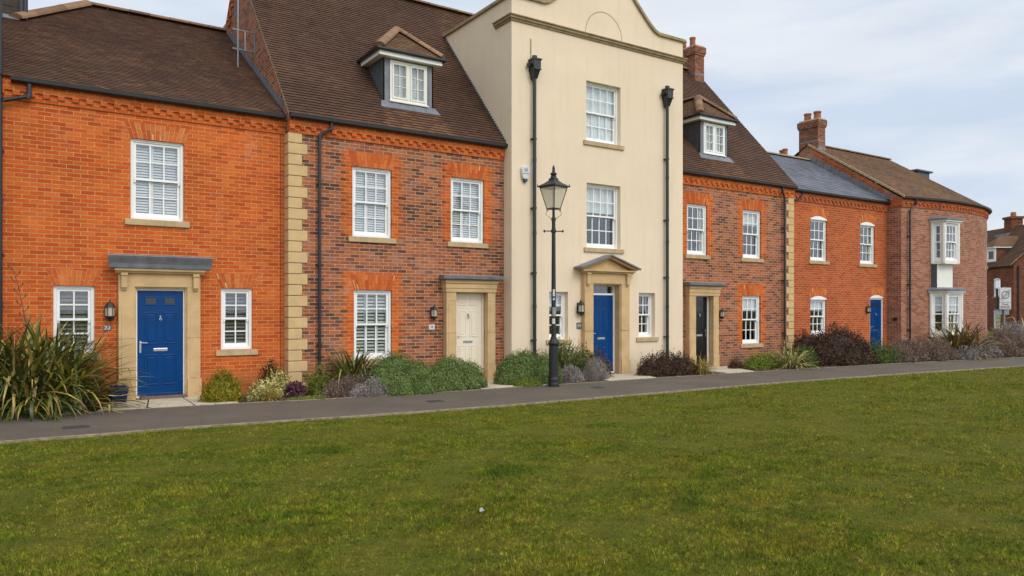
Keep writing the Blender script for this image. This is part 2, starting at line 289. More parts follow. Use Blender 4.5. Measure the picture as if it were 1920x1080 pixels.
class MB:
    def __init__(s): s.v = []; s.f = []; s.uv = []; s.mi = []; s.rn = []
    def face(s, pts, uvs=None, mi=0, rn=None):
        i = len(s.v); s.v += [tuple(p) for p in pts]; n = len(pts); s.f.append(tuple(range(i, i+n)))
        if uvs is None:
            a = Vector(pts[1])-Vector(pts[0]); b = Vector(pts[-1])-Vector(pts[0]); nn = a.cross(b); ax = [abs(q) for q in nn]; m = ax.index(max(ax))
            if m == 2: uvs = [(p[0], p[1]) for p in pts]
            elif m == 0: uvs = [(p[1], p[2]) for p in pts]
            else: uvs = [(p[0], p[2]) for p in pts]
        s.uv += uvs; s.mi.append(mi); r = random.random() if rn is None else rn; s.rn += [(r, r)]*n
    def hexa(s, p, mi=0, rn=None, skip=()):
        # p: 8 points, 0-3 the outer face (ccw from outside), 4-7 the inner face behind them
        q = [(0, 1, 2, 3), (5, 4, 7, 6), (4, 5, 1, 0), (3, 2, 6, 7), (4, 0, 3, 7), (1, 5, 6, 2)]
        r = random.random() if rn is None else rn
        for i, a in enumerate(q):
            if i not in skip: s.face([p[j] for j in a], None, mi, r)
    def box(s, x0, x1, y0, y1, z0, z1, mi=0):
        s.hexa([(x0, y0, z0), (x1, y0, z0), (x1, y0, z1), (x0, y0, z1), (x0, y1, z0), (x1, y1, z0), (x1, y1, z1), (x0, y1, z1)], mi)
    def fb(s, f, u0, u1, o0, o1, z0, z1, mi=0, uvu=True, rn=None):
        """box on a facade: from offset o0 (inner) out to o1"""
        st = f.steps(u0, u1); r = random.random() if rn is None else rn
        for k, (a, b) in enumerate(zip(st, st[1:])):
            P = f.P
            A = [P(a, o1, z0), P(b, o1, z0), P(b, o1, z1), P(a, o1, z1), P(a, o0, z0), P(b, o0, z0), P(b, o0, z1), P(a, o0, z1)]
            s.face([A[0], A[1], A[2], A[3]], [(a, z0), (b, z0), (b, z1), (a, z1)], mi, r)
            s.face([A[5], A[4], A[7], A[6]], [(b, z0), (a, z0), (a, z1), (b, z1)], mi, r)
            s.face([A[4], A[5], A[1], A[0]], [(a, o0), (b, o0), (b, o1), (a, o1)], mi, r)
            s.face([A[3], A[2], A[6], A[7]], [(a, o1), (b, o1), (b, o0), (a, o0)], mi, r)
            if k == 0: s.face([A[4], A[0], A[3], A[7]], [(o0, z0), (o1, z0), (o1, z1), (o0, z1)], mi, r)
            if k == len(st)-2: s.face([A[1], A[5], A[6], A[2]], [(o1, z0), (o0, z0), (o0, z1), (o1, z1)], mi, r)
    def sweep(s, f, prof, u0, u1, mi=0, rn=None, ex0=0, ex1=0):
        """closed profile [(o,z)...] along a facade; ex = extra u at the ends per unit offset (for tapered ends)"""
        st = f.steps(u0, u1); n = len(prof); r = random.random() if rn is None else rn
        rings = []
        for k, u in enumerate(st):
            e = (-ex0 if k == 0 else 0)+(ex1 if k == len(st)-1 else 0)
            rings.append([f.P(u+e*o, o, z) for o, z in prof])
        for k in range(len(st)-1):
            for j in range(n):
                a, b = j, (j+1) % n
                s.face([rings[k][a], rings[k+1][a], rings[k+1][b], rings[k][b]], None, mi, r)
        s.face(rings[0][::-1], None, mi, r); s.face(rings[-1], None, mi, r)
    def tube(s, pts, rad, n=8, mi=0, cap=True):
        pts = [Vector(p) for p in pts]; rings = []
        for i, p in enumerate(pts):
            d = (pts[min(i+1, len(pts)-1)]-pts[max(i-1, 0)]).normalized()
            a = d.orthogonal().normalized() if abs(d.z) < 0.99 else Vector((1, 0, 0)); b = d.cross(a).normalized(); a = b.cross(d)
            rr = rad[i] if isinstance(rad, (list, tuple)) else rad
            rings.append([p+a*math.cos(2*math.pi*j/n)*rr+b*math.sin(2*math.pi*j/n)*rr for j in range(n)])
        # keep rings aligned
        r = random.random()
        for i in range(len(rings)-1):
            A, B = rings[i], rings[i+1]
            off = min(range(n), key=lambda o: (A[0]-B[o]).length); B[:] = B[off:]+B[:off]
            for j in range(n): s.face([A[j], A[(j+1) % n], B[(j+1) % n], B[j]], None, mi, r)
        if cap: s.face(rings[0][::-1], None, mi, r); s.face(rings[-1], None, mi, r)
    def lathe(s, cx, cy, prof, n=16, mi=0, rot=0):
        rings = [[(cx+r_*math.cos(rot+2*math.pi*j/n), cy+r_*math.sin(rot+2*math.pi*j/n), z) for j in range(n)] for r_, z in prof]
        for A, B in zip(rings, rings[1:]):
            for j in range(n): s.face([A[j], A[(j+1) % n], B[(j+1) % n], B[j]], None, mi, 0.5)
        s.face(rings[0][::-1], None, mi, .5); s.face(rings[-1], None, mi, .5)
    def prism(s, pts, vec, mi=0):
        """planar polygon extruded by vec"""
        v = Vector(vec); q = [tuple(Vector(p)+v) for p in pts]; n = len(pts); r = random.random()
        s.face(pts, None, mi, r); s.face(q[::-1], None, mi, r)
        for j in range(n): s.face([pts[(j+1) % n], pts[j], q[j], q[(j+1) % n]], None, mi, r)
    def build(s, name, mats, parent=None, smooth=False, bevel=0, weld=True):
        me = bpy.data.meshes.new(name); me.from_pydata(s.v, [], s.f)
        if isinstance(mats, str): mats = [mats]
        for m in mats: me.materials.append(M[m])
        l1 = me.uv_layers.new(name='UVMap'); l1.data.foreach_set('uv', np.array(s.uv, dtype=np.float32).ravel())
        l2 = me.uv_layers.new(name='rnd'); l2.data.foreach_set('uv', np.array(s.rn, dtype=np.float32).ravel())
        me.polygons.foreach_set('material_index', s.mi)
        me.update()
        if weld:
            import bmesh
            bm = bmesh.new(); bm.from_mesh(me); bmesh.ops.remove_doubles(bm, verts=bm.verts, dist=0.0004)
            bmesh.ops.recalc_face_normals(bm, faces=bm.faces); bm.to_mesh(me); bm.free()
        if smooth: me.polygons.foreach_set('use_smooth', [True]*len(me.polygons))
        o = bpy.data.objects.new(name, me); put(o, parent)
        if bevel:
            b = o.modifiers.new('edge', 'BEVEL'); b.width = bevel; b.segments = 2; b.limit_method = 'ANGLE'; b.angle_limit = R(40)
        return o
def put(o, parent=None):
    COL.objects.link(o)
    if parent is not None:
        o.parent = parent
        if parent.type == 'EMPTY': o.matrix_parent_inverse = Matrix.Translation(-parent.location)
    return o
def thing(name, label, cat, loc, group=None):
    o = bpy.data.objects.new(name, None); COL.objects.link(o); o.location = loc; o.empty_display_size = 0.3
    o['label'] = label; o['category'] = cat
    if group: o['group'] = group
    return o
def structure(o): o['kind'] = 'structure'; return o

def wall(mb, f, u0, u1, z0, z1, holes=(), depth=0.12, mi=0, top=None):
    """wall sheet with openings and reveals"""
    us = sorted(set([u0, u1]+[h[0] for h in holes]+[h[1] for h in holes]))
    zs = sorted(set([z0, z1]+[h[2] for h in holes]+[h[3] for h in holes]))
    if f.pts:
        us = sorted(set(us+[u for u in f.steps(u0, u1) if all(abs(u-q) > 0.06 for q in us)]))
    for a, b in zip(us, us[1:]):
        for c, d in zip(zs, zs[1:]):
            m = ((a+b)/2, (c+d)/2)
            if any(h[0] < m[0] < h[1] and h[2] < m[1] < h[3] for h in holes): continue
            mb.face([f.P(a, 0, c), f.P(b, 0, c), f.P(b, 0, d), f.P(a, 0, d)], [(a, c), (b, c), (b, d), (a, d)], mi)
    for a, b, c, d in [h[:4] for h in holes]:
        P = f.P; e = -depth
        mb.face([P(a, 0, c), P(a, e, c), P(a, e, d), P(a, 0, d)], [(a, c), (a-e, c), (a-e, d), (a, d)], mi)
        mb.face([P(b, 0, c), P(b, e, c), P(b, e, d), P(b, 0, d)], [(b, c), (b-e, c), (b-e, d), (b, d)], mi)
        mb.face([P(a, 0, d), P(b, 0, d), P(b, e, d), P(a, e, d)], [(a, d), (b, d), (b, d-e), (a, d-e)], mi)
        mb.face([P(a, 0, c), P(b, 0, c), P(b, e, c), P(a, e, c)], [(a, c), (b, c), (b, c-e), (a, c-e)], mi)

def clip(poly, a, b, c):
    """keep the part of a 2-D polygon with a*x+b*y>=c"""
    out = []
    for i in range(len(poly)):
        p, q = poly[i], poly[(i+1) % len(poly)]; dp = a*p[0]+b*p[1]-c; dq = a*q[0]+b*q[1]-c
        if dp >= 0: out.append(p)
        if (dp < 0) != (dq < 0):
            t = dp/(dp-dq); out.append((p[0]+(q[0]-p[0])*t, p[1]+(q[1]-p[1])*t))
    return out
def tiled(mb, poly, O, U, V, gauge=0.1, tw=0.165, lift=0.020, mi=0, jit=0.0018, tone=None):
    """plain tiles laid course by course over a convex polygon in (u,v); V points up the slope"""
    O = Vector(O); U = Vector(U).normalized(); V = Vector(V).normalized(); N = U.cross(V).normalized()
    if N.z < 0: N = -N
    v0 = min(p[1] for p in poly); v1 = max(p[1] for p in poly); k = 0
    bed = [O+U*p[0]+V*p[1]-N*0.012 for p in poly]; mb.face(bed, None, mi, 0.1)
    while v0+k*gauge < v1-1e-4:
        a = v0+k*gauge; b = a+gauge
        band = clip(clip(poly, 0, 1, a), 0, -1, -b)
        if len(band) >= 3:
            ul = min(p[0] for p in band); ur = max(p[0] for p in band)
            i = math.floor(ul/tw)-1; off = 0.5*tw if k % 2 else 0
            while i*tw+off < ur:
                c0 = i*tw+off; c1 = c0+tw-0.003
                cell = clip(clip(band, 1, 0, c0), -1, 0, -c1)
                if len(cell) >= 3:
                    j = random.uniform(-jit, jit); tl = random.uniform(-0.002, 0.002); r = random.random()
                    if tone: r = min(1, max(0, r*.8+tone((c0+c1)/2, (a+b)/2)))
                    def h(p): return lift*(1-(p[1]-a)/gauge)+0.002+j+tl*((p[0]-c0)/tw-0.5)
                    top = [O+U*p[0]+V*p[1]+N*h(p) for p in cell]
                    mb.face(top, [(p[0], p[1]) for p in cell], mi, r)
                    low = [p for p in cell if abs(p[1]-a) < 1e-5]
                    if len(low) >= 2:
                        l0 = min(low); l1 = max(low)
                        A = O+U*l0[0]+V*a+N*h(l0); B = O+U*l1[0]+V*a+N*h(l1)
                        mb.face([A-N*(h(l0)+0.01), B-N*(h(l1)+0.01), B, A], [(l0[0], a-.02), (l1[0], a-.02), (l1[0], a), (l0[0], a)], mi, r)
                i += 1
        k += 1
def ridge_caps(mb, a, b, r=0.11, n=None, mi=0, gap=0.012):
    """half-round ridge or hip tiles from a to b"""
    a = Vector(a); b = Vector(b); L_ = (b-a).length; n = n or max(1, int(L_/0.45)); d = (b-a)/L_
    side = d.cross(Vector((0, 0, 1))).normalized(); up = side.cross(d).normalized()
    for i in range(n):
        p0 = a+d*(L_*i/n); p1 = a+d*(L_*(i+1)/n-gap); rn = random.random(); rr = r*random.uniform(0.97, 1.04)
        ring = lambda p: [p+side*math.cos(t)*rr+up*(math.sin(t)*rr*0.75-0.02) for t in [math.pi*j/8 for j in range(9)]]
        A, B = ring(p0), ring(p1)
        for j in range(8): mb.face([A[j], A[j+1], B[j+1], B[j]], None, mi, rn)
        mb.face(A, None, mi, rn); mb.face(B[::-1], None, mi, rn)

# ================================================================ building parts
def flat_arch(mb, f, u0, u1, z, h=0.3, flare=0.11, rise=0.0, o=0.004):
    n = max(7, int(round((u1-u0+flare)/0.078))); 
    if n % 2 == 0: n += 1
    cv = lambda t: rise*(1-(2*t-1)**2)
    mb_pts = lambda t, s: (u0-flare*s+(u1-u0+2*flare*s)*t, z+cv(t)+h*s)
    for i in range(n):
        t0 = i/n+0.0042; t1 = (i+1)/n-0.0042
        cut = 0.36 if i % 2 else 0.64
        for s0, s1 in ((0, cut-0.014), (cut+0.014, 1.0)):
            q = [mb_pts(t0, s0), mb_pts(t1, s0), mb_pts(t1, s1), mb_pts(t0, s1)]
            r = random.random()
            A = [f.P(a, o, b) for a, b in q]; B = [f.P(a, -0.02, b) for a, b in q]
            du = random.random()*3
            for pts, sz in ((A, 1), ([A[1], A[0], B[0], B[1]], 1), ([A[3], A[2], B[2], B[3]], 1), ([A[0], A[3], B[3], B[0]], 1), ([A[2], A[1], B[1], B[2]], 1)):
                mb.face(pts, [(0.02+du*0.6, .01+0.075*i), (.05+du*.6, .01+.075*i), (.05+du*.6, .06+.075*i), (.02+du*.6, .06+.075*i)], 0, r)
    q = [mb_pts(i/12, 0) for i in range(13)]+[mb_pts(i/12, 1) for i in range(12, -1, -1)]
    for i in range(12):
        a, b = mb_pts(i/12, 0), mb_pts((i+1)/12, 0); c, d = mb_pts((i+1)/12, 1), mb_pts(i/12, 1)
        mb.face([f.P(*[p[0]], 0.0015, p[1]) for p in (a, b, c, d)], None, 1, 0.5)
def toothed(mb, f, u0, u1, z0, z1, wa=0.16, wb=0.27, o=0.003):
    """orange brick dressing keyed into the wall either side of an opening"""
    k = round(z0/0.075); 
    while k*0.075 < z1-0.01:
        a = k*0.075; b = a+0.075; w_ = wa if k % 2 else wb
        lo = min(b, z1)
        mb.face([f.P(u0-w_, o, a), f.P(u0, o, a), f.P(u0, o, lo), f.P(u0-w_, o, lo)], [(u0-w_, a), (u0, a), (u0, lo), (u0-w_, lo)])
        mb.face([f.P(u1, o, a), f.P(u1+w_, o, a), f.P(u1+w_, o, lo), f.P(u1, o, lo)], [(u1, a), (u1+w_, a), (u1+w_, lo), (u1, lo)])
        k += 1

def rails(mb, f, u0, u1, z0, z1, st, o0, o1, top=None, bot=None):
    top = top or st; bot = bot or st
    mb.fb(f, u0, u0+st, o0, o1, z0, z1); mb.fb(f, u1-st, u1, o0, o1, z0, z1)
    mb.fb(f, u0+st, u1-st, o0, o1-0.0015, z1-top, z1); mb.fb(f, u0+st, u1-st, o0, o1-0.0015, z0, z0+bot)
def sash_window(root, f, u0, u1, z0, z1, cols=3, rows=2, rec=0.05, blind=None, sill='sill_stone', sillw=0.10, sillh=0.12,
                arch=None, split=0.5, inner_z=None):
    fr = MB(); o = -rec
    rails(fr, f, u0, u1, z0, z1, 0.055, o-0.10, o, 0.05, 0.05)
    fr.fb(f, u0-0.0, u1+0.0, o, o+0.018, z1-0.022, z1-0.002)          # head bead
    if arch: 
        n = 10; ao = .008
        for i in range(n):
            t0, t1 = i/n, (i+1)/n; c = lambda t: z1+arch*(1-(2*t-1)**2)
            a, b = u0+(u1-u0)*t0, u0+(u1-u0)*t1
            P = f.P; fr.hexa([P(a, ao, z1-.03), P(b, ao, z1-.03), P(b, ao, c(t1)), P(a, ao, c(t0)), P(a, -.03, z1-.03), P(b, -.03, z1-.03), P(b, -.03, c(t1)), P(a, -.03, c(t0))])
    F = fr.build('window', 'white_paint', root, bevel=0.003)
    a, b = u0+0.058, u1-0.058; zl, zh = z0+0.052, z1-0.052; zm = zl+(zh-zl)*split
    for which, (s0, s1, oo) in (('up', (zm-0.012, zh, o-0.022)), ('lo', (zl, zm+0.028, o-0.066))):
        sb = MB(); rails(sb, f, a, b, s0, s1, 0.045, oo-0.04, oo, 0.042 if which == 'up' else 0.04, 0.042 if which == 'up' else 0.075)
        g0, g1 = a+0.045, b-0.045; h0 = s0+(0.042 if which == 'up' else 0.075); h1 = s1-0.042
        for i in range(1, cols): c = g0+(g1-g0)*i/cols; sb.fb(f, c-0.012, c+0.012, oo-0.03, oo-0.006, h0, h1)
        for i in range(1, rows): c = h0+(h1-h0)*i/rows; sb.fb(f, g0, g1, oo-0.028, oo-0.008, c-0.012, c+0.012)
        if which == 'up':
            for x in (a, b-0.045): sb.fb(f, x+.004, x+0.041, oo-0.038, oo-0.004, s0-0.045, s0)
        S = sb.build('sash', 'white_paint', F)
        gb = MB(); gb.fb(f, g0-.004, g1+.004, oo-0.026, oo-0.021, h0-.004, h1+.004); gb.build('pane', 'window_glass', F)
    q = o-0.115; bb = MB(); i0, i1 = u0+0.03, u1-0.03
    if blind in ('venetian', 'shutter', 'shutter_light'):
        pitch = 0.052 if blind == 'venetian' else 0.075; z = zl
        mat = {'venetian': 'blind_white', 'shutter': 'shutter_dark', 'shutter_light': 'shutter_grey'}[blind]
        while z < zh:
            hh = pitch*(0.82 if blind == 'venetian' else 0.60)
            P = f.P; bb.hexa([P(i0, q+0.012, z), P(i1, q+0.012, z), P(i1, q-0.012, z+hh), P(i0, q-0.012, z+hh), P(i0, q+0.006, z), P(i1, q+0.006, z), P(i1, q-0.018, z+hh), P(i0, q-0.018, z+hh)], rn=.5)
            z += pitch
        if blind == 'shutter_light':
            for c in (0.36, 0.66): bb.fb(f, i0+(i1-i0)*c-.03, i0+(i1-i0)*c+.03, q+.0, q+.03, zl, zh)
        if blind == 'venetian' and (u1-u0) < 1.1: bb.fb(f, i0+(i1-i0)*.40-.028, i0+(i1-i0)*.40+.028, q+.018, q+.03, zl, zh)
        bb.build('blind', mat, F)
    elif blind in ('curtain', 'net', 'halfnet'):
        lo = zl if blind != 'halfnet' else zm+0.1
        n = 40
        if blind == 'curtain': spans = ((i0, i0+(i1-i0)*0.22), (i1-(i1-i0)*0.2, i1))
        else: spans = ((i0, i1),)
        for s0, s1 in spans:
            for i in range(n):
                a_, b_ = s0+(s1-s0)*i/n, s0+(s1-s0)*(i+1)/n; w1 = lambda i: 0.014*math.sin(i*1.3)+0.006*math.sin(i*0.5)
                bb.face([f.P(a_, q+w1(i), lo), f.P(b_, q+w1(i+1), lo), f.P(b_, q+w1(i+1), zh), f.P(a_, q+w1(i), zh)], None)
        bb.build('curtain', 'net_curtain', F)
    elif blind == 'roller':
        bb.fb(f, i0, i1, q, q+.006, zh-(zh-zl)*0.30, zh); bb.build('blind', 'blind_white', F)
    if sill:
        s = MB(); s.fb(f, u0-sillw, u1+sillw, -rec-.03, 0.045, z0-sillh, z0-0.006)
        s.build('sill', sill, F, bevel=0.006)
    return F

def sixpanel_door(root, f, u0, u1, z0, z1, mat, o=-0.10, glazed=True, handle_left=True, frame=True, fan=0.0, knocker='chrome', fmat='white_paint'):
    fw = 0.055
    D = MB(); W = u1-u0; H = z1-z0
    D.fb(f, u0, u1, o-0.045, o, z0+0.035, z1)
    pl = u0+W*0.15; pm0 = u0+W*0.44; pm1 = u0+W*0.56; pr = u1-W*0.15
    rows = [(0.115, 0.40), (0.50, 0.80), (0.865, 0.945)]
    for r0, r1 in rows:
        for a, b in ((pl, pm0), (pm1, pr)):
            c, d = z0+H*r0, z0+H*r1
            m = 0.022
            D.fb(f, a, b, o, o+0.008, d-m, d); D.fb(f, a, b, o, o+0.012, c, c+m)
            D.fb(f, a, a+m, o, o+0.007, c+m, d-m); D.fb(f, b-m, b, o, o+0.007, c+m, d-m)
            if not (glazed and r1 > 0.9): D.fb(f, a+m+.03, b-m-.03, o, o+0.009, c+m+.03, d-m-.03)
    D.fb(f, u0, u1, o, o+0.03, z0+0.035, z0+0.075)
    door = D.build('door', mat, root, bevel=0.004)
    if frame:
        fr = MB(); fr.fb(f, u0-fw, u0-.004, o-0.08, o+0.022, z0, z1+fw); fr.fb(f, u1+.004, u1+fw, o-0.08, o+0.022, z0, z1+fw)
        fr.fb(f, u0-.004, u1+.004, o-0.08, o+0.020, z1+.004, z1+fw); fr.fb(f, u0-.004, u1+.004, o-0.08, o+0.024, z0-.01, z0+0.03)
        if fan: 
            fr.fb(f, u0-fw, u0-.004, o-0.08, o+0.022, z1+fw, z1+fan); fr.fb(f, u1+.004, u1+fw, o-0.08, o+0.022, z1+fw, z1+fan)
            fr.fb(f, u0-.004, u1+.004, o-0.08, o+0.020, z1+fan-.03, z1+fan)
        fo = fr.build('door_frame', fmat, root, bevel=0.003)
        if fan:
            g = MB(); g.fb(f, u0, u1, o-0.03, o-0.02, z1+fw, z1+fan-.03); g.build('fanlight', 'window_glass', fo)
    if glazed:
        for a, b in ((pl, pm0), (pm1, pr)):
            g = MB(); g.fb(f, a+.026, b-.026, o+.001, o+0.006, z0+H*.865+.026, z0+H*.945-.024); g.build('pane', 'car_glass', door)
    lp = MB(); c = (u0+u1)/2; zc = z0+H*0.445
    lp.fb(f, c-0.125, c+0.125, o, o+0.014, zc-0.028, zc+0.028)
    lpo = lp.build('letter_plate', 'chrome', door, bevel=0.004)
    if knocker:
        kn = MB(); zk = z0+H*0.735; P = f.P
        kn.tube([P(c, o+.01, zk+.05), P(c, o+.03, zk+.03), P(c-.02, o+.035, zk-.01), P(c, o+.035, zk-.05), P(c+.02, o+.035, zk-.01), P(c, o+.03, zk+.03)], 0.007, 6)
        kn.fb(f, c-.012, c+.012, o, o+.015, zk+.03, zk+.065); kn.build('knocker', knocker, door)
    hx = u0+0.05 if handle_left else u1-0.05; sg = 1 if handle_left else -1
    h = MB(); h.fb(f, hx-.016, hx+.016, o, o+.012, z0+H*.42, z0+H*.53)
    h.tube([f.P(hx, o+.01, z0+H*.515), f.P(hx, o+.05, z0+H*.515), f.P(hx+sg*.12, o+.055, z0+H*.512)], .009, 7)
    h.build('handle', 'chrome', door)
    return door

def cornice(root, f, u0, u1, mat='brick_orange', z=5.325, e0=True, name='eaves_course'):
    m = MB(); m.fb(f, u0, u1, 0, 0.028, z, z+0.15)
    m.fb(f, u0, u1, 0, 0.062, z+0.15, z+0.375)
    n = int((u1-u0)/0.225)
    for i in range(n+1):
        a = u0+i*0.225
        if a+0.112 > u1: break
        m.fb(f, a, a+0.110, 0.028, 0.060, z+0.077, z+0.149)
    return m.build(name, mat, root)
def gutter(root, f, u0, u1, z=5.60, o=0.065):
    m = MB(); pr = [(o, z+.085), (o+.005, z+.03), (o+.03, z+.006), (o+.06, z), (o+.09, z+.006), (o+.118, z+.03), (o+.125, z+.09), (o+.113, z+.09), (o+.108, z+.035), (o+.06, z+.012), (o+.014, z+.035), (o+.01, z+.085)]
    m.sweep(f, pr, u0, u1)
    u = u0+0.9
    while u < u1-.1:
        m.sweep(f, [(o-.004, z+.088), (o-.002, z+.025), (o+.03, z-.002), (o+.09, z-.002), (o+.124, z+.028), (o+.130, z+.093), (o+.10, z+.093), (o+.06, z-.0+.02)], u, u+.05); u += 1.25
    return m.build('gutter', 'gutter_black', root)
def clips(m, f, u, o, zs, r):
    for z in zs: 
        m.fb(f, u-r-.02, u+r+.02, 0.0, o+.01, z-.012, z+.012)
        p = f.P(u, o, z); m.lathe(p[0], p[1], [(r+.008, z-.025), (r+.008, z+.025)], 12)
def drainpipe(root, f, u, z0, z1, o=0.09, r=0.036, zs=(1.0, 2.6, 4.2), neck=None, name='drainpipe'):
    m = MB(); p = [f.P(u, o, z0), f.P(u, o, z1)]
    m.tube(p, r, 12); clips(m, f, u, o, zs, r)
    if neck:
        pts = [f.P(*q) for q in neck]; m.tube(pts, r, 10)
        for q in (pts[1], pts[-2]): m.lathe(q[0], q[1], [(r+.007, q[2]-.04), (r+.007, q[2]+.04)], 10)
    for z in np.arange(z0+1.8, z1-.3, 1.8):
        q = f.P(u, o, z); m.lathe(q[0], q[1], [(r+.007, z-.06), (r+.007, z+.02)], 12)
    return m.build(name, 'black_pipe', root, smooth=False)

def wall_lantern(root, f, u, zc, s=1.0, dark=False):
    """half lantern: cap, glazed body, base"""
    o = 0.10*s; p = f.P(u, o, zc); x, y = p[0], p[1]; m = MB()
    r = 0.085*s
    m.lathe(x, y, [(0.010*s, zc+.215*s), (0.012*s, zc+.18*s), (0.03*s, zc+.165*s), (0.045*s, zc+.15*s), (r*1.0, zc+.10*s), (r*1.12, zc+.085*s), (r*1.12, zc+.075*s)], 6)
    m.lathe(x, y, [(r, zc-.085*s), (r*1.02, zc-.10*s), (r*.75, zc-.13*s), (.03*s, zc-.155*s), (.012*s, zc-.185*s)], 6)
    for j in range(6):
        a = 2*math.pi*j/6; q = (x+r*.95*math.cos(a), y+r*.95*math.sin(a)); m.tube([(q[0], q[1], zc-.09*s), (q[0], q[1], zc+.08*s)], .007*s, 5)
    m.fb(f, u-.05*s, u+.05*s, 0, 0.02, zc-.13*s, zc+.13*s); m.fb(f, u-.015*s, u+.015*s, .02, o, zc+.085*s, zc+.11*s)
    L_ = m.build('wall_lantern', 'iron_black', root)
    g = MB(); g.lathe(x, y, [(r*.9, zc-.085*s), (r*.9, zc+.075*s)], 6); g.build('pane', 'lantern_glass', L_)
    g = MB(); g.lathe(x, y, [(.015*s, zc-.08*s), (.03*s, zc-.02*s), (.012*s, zc+.04*s)], 8); g.build('bulb', 'litter', L_)
    return L_
def text_mesh(name, body, size, mat, loc, rz, parent, extrude=0.002):
    c = bpy.data.curves.new(name, 'FONT'); c.body = body; c.size = size; c.align_x = 'CENTER'; c.align_y = 'CENTER'; c.extrude = extrude; c.offset = size*0.02
    t = bpy.data.objects.new(name, c); COL.objects.link(t); bpy.context.view_layer.update()
    me = bpy.data.meshes.new_from_object(t.evaluated_get(bpy.context.evaluated_depsgraph_get()))
    me.transform(Matrix.Translation(loc) @ Matrix.Rotation(rz, 4, 'Z') @ Matrix.Rotation(R(90), 4, 'X'))
    me.materials.clear(); me.materials.append(M[mat]); COL.objects.unlink(t); bpy.data.objects.remove(t)
    o = bpy.data.objects.new(name, me); return put(o, parent)
def number_plate(root, f, u, z, w_, h, txt, mat, tmat, size=0.085):
    m = MB(); m.fb(f, u-w_/2, u+w_/2, 0, .012, z-h/2, z+h/2); P = m.build('number_plate', mat, root, bevel=.002)
    q = f.P(u, .0135, z); text_mesh('numerals', txt, size, tmat, Vector(q), 0, P, .0015)

def chimney(root, x0, x1, y0, y1, z0, z1, mat, pots, lead=0.0, band=True, moss=True, ph=0.42):
    m = MB(); m.box(x0, x1, y0, y1, z0, z1-.32)
    c = MB(); e = .03
    m.box(x0-e, x1+e, y0-e, y1+e, z1-.32, z1-.245)
    m.box(x0-.055, x1+.055, y0-.055, y1+.055, z1-.245, z1-.02)
    n = int((y1-y0)/.225); 
    for i in range(n+1):
        for xx in (x0-.055, x1+.03): m.box(xx, xx+.025, y0+i*.225, y0+i*.225+.11, z1-.31, z1-.245)
    C = m.build('chimney', mat, root)
    fl = MB(); fl.prism([(x0-.055, y0-.055, z1-.02), (x1+.055, y0-.055, z1-.02), (x1, y0, z1+.05), (x0, y0, z1+.05)], (0, (y1-y0)+.0, 0)); fl.build('flaunching', 'coping_stone', C)
    if band:
        b = MB(); b.box(x0-.006, x1+.006, y0-.006, y1+.006, z0+(z1-z0)*.42, z0+(z1-z0)*.42+.06); b.build('lead_tray', 'lead', C)
    if lead:
        b = MB(); b.box(x0-.01, x1+.01, y0-.01, y1+.01, z0, z0+lead); b.build('flashing', 'lead', C)
    for (px, py, r) in pots:
        b = MB(); b.lathe(px, py, [(r*1.02, z1), (r, z1+ph*.1), (r*.9, z1+ph*.75), (r*1.05, z1+ph*.85), (r*1.05, z1+ph), (r*.8, z1+ph), (r*.78, z1+ph*.6)], 16)
        b.build('chimney_pot', 'terracotta', C, smooth=False)
    return C

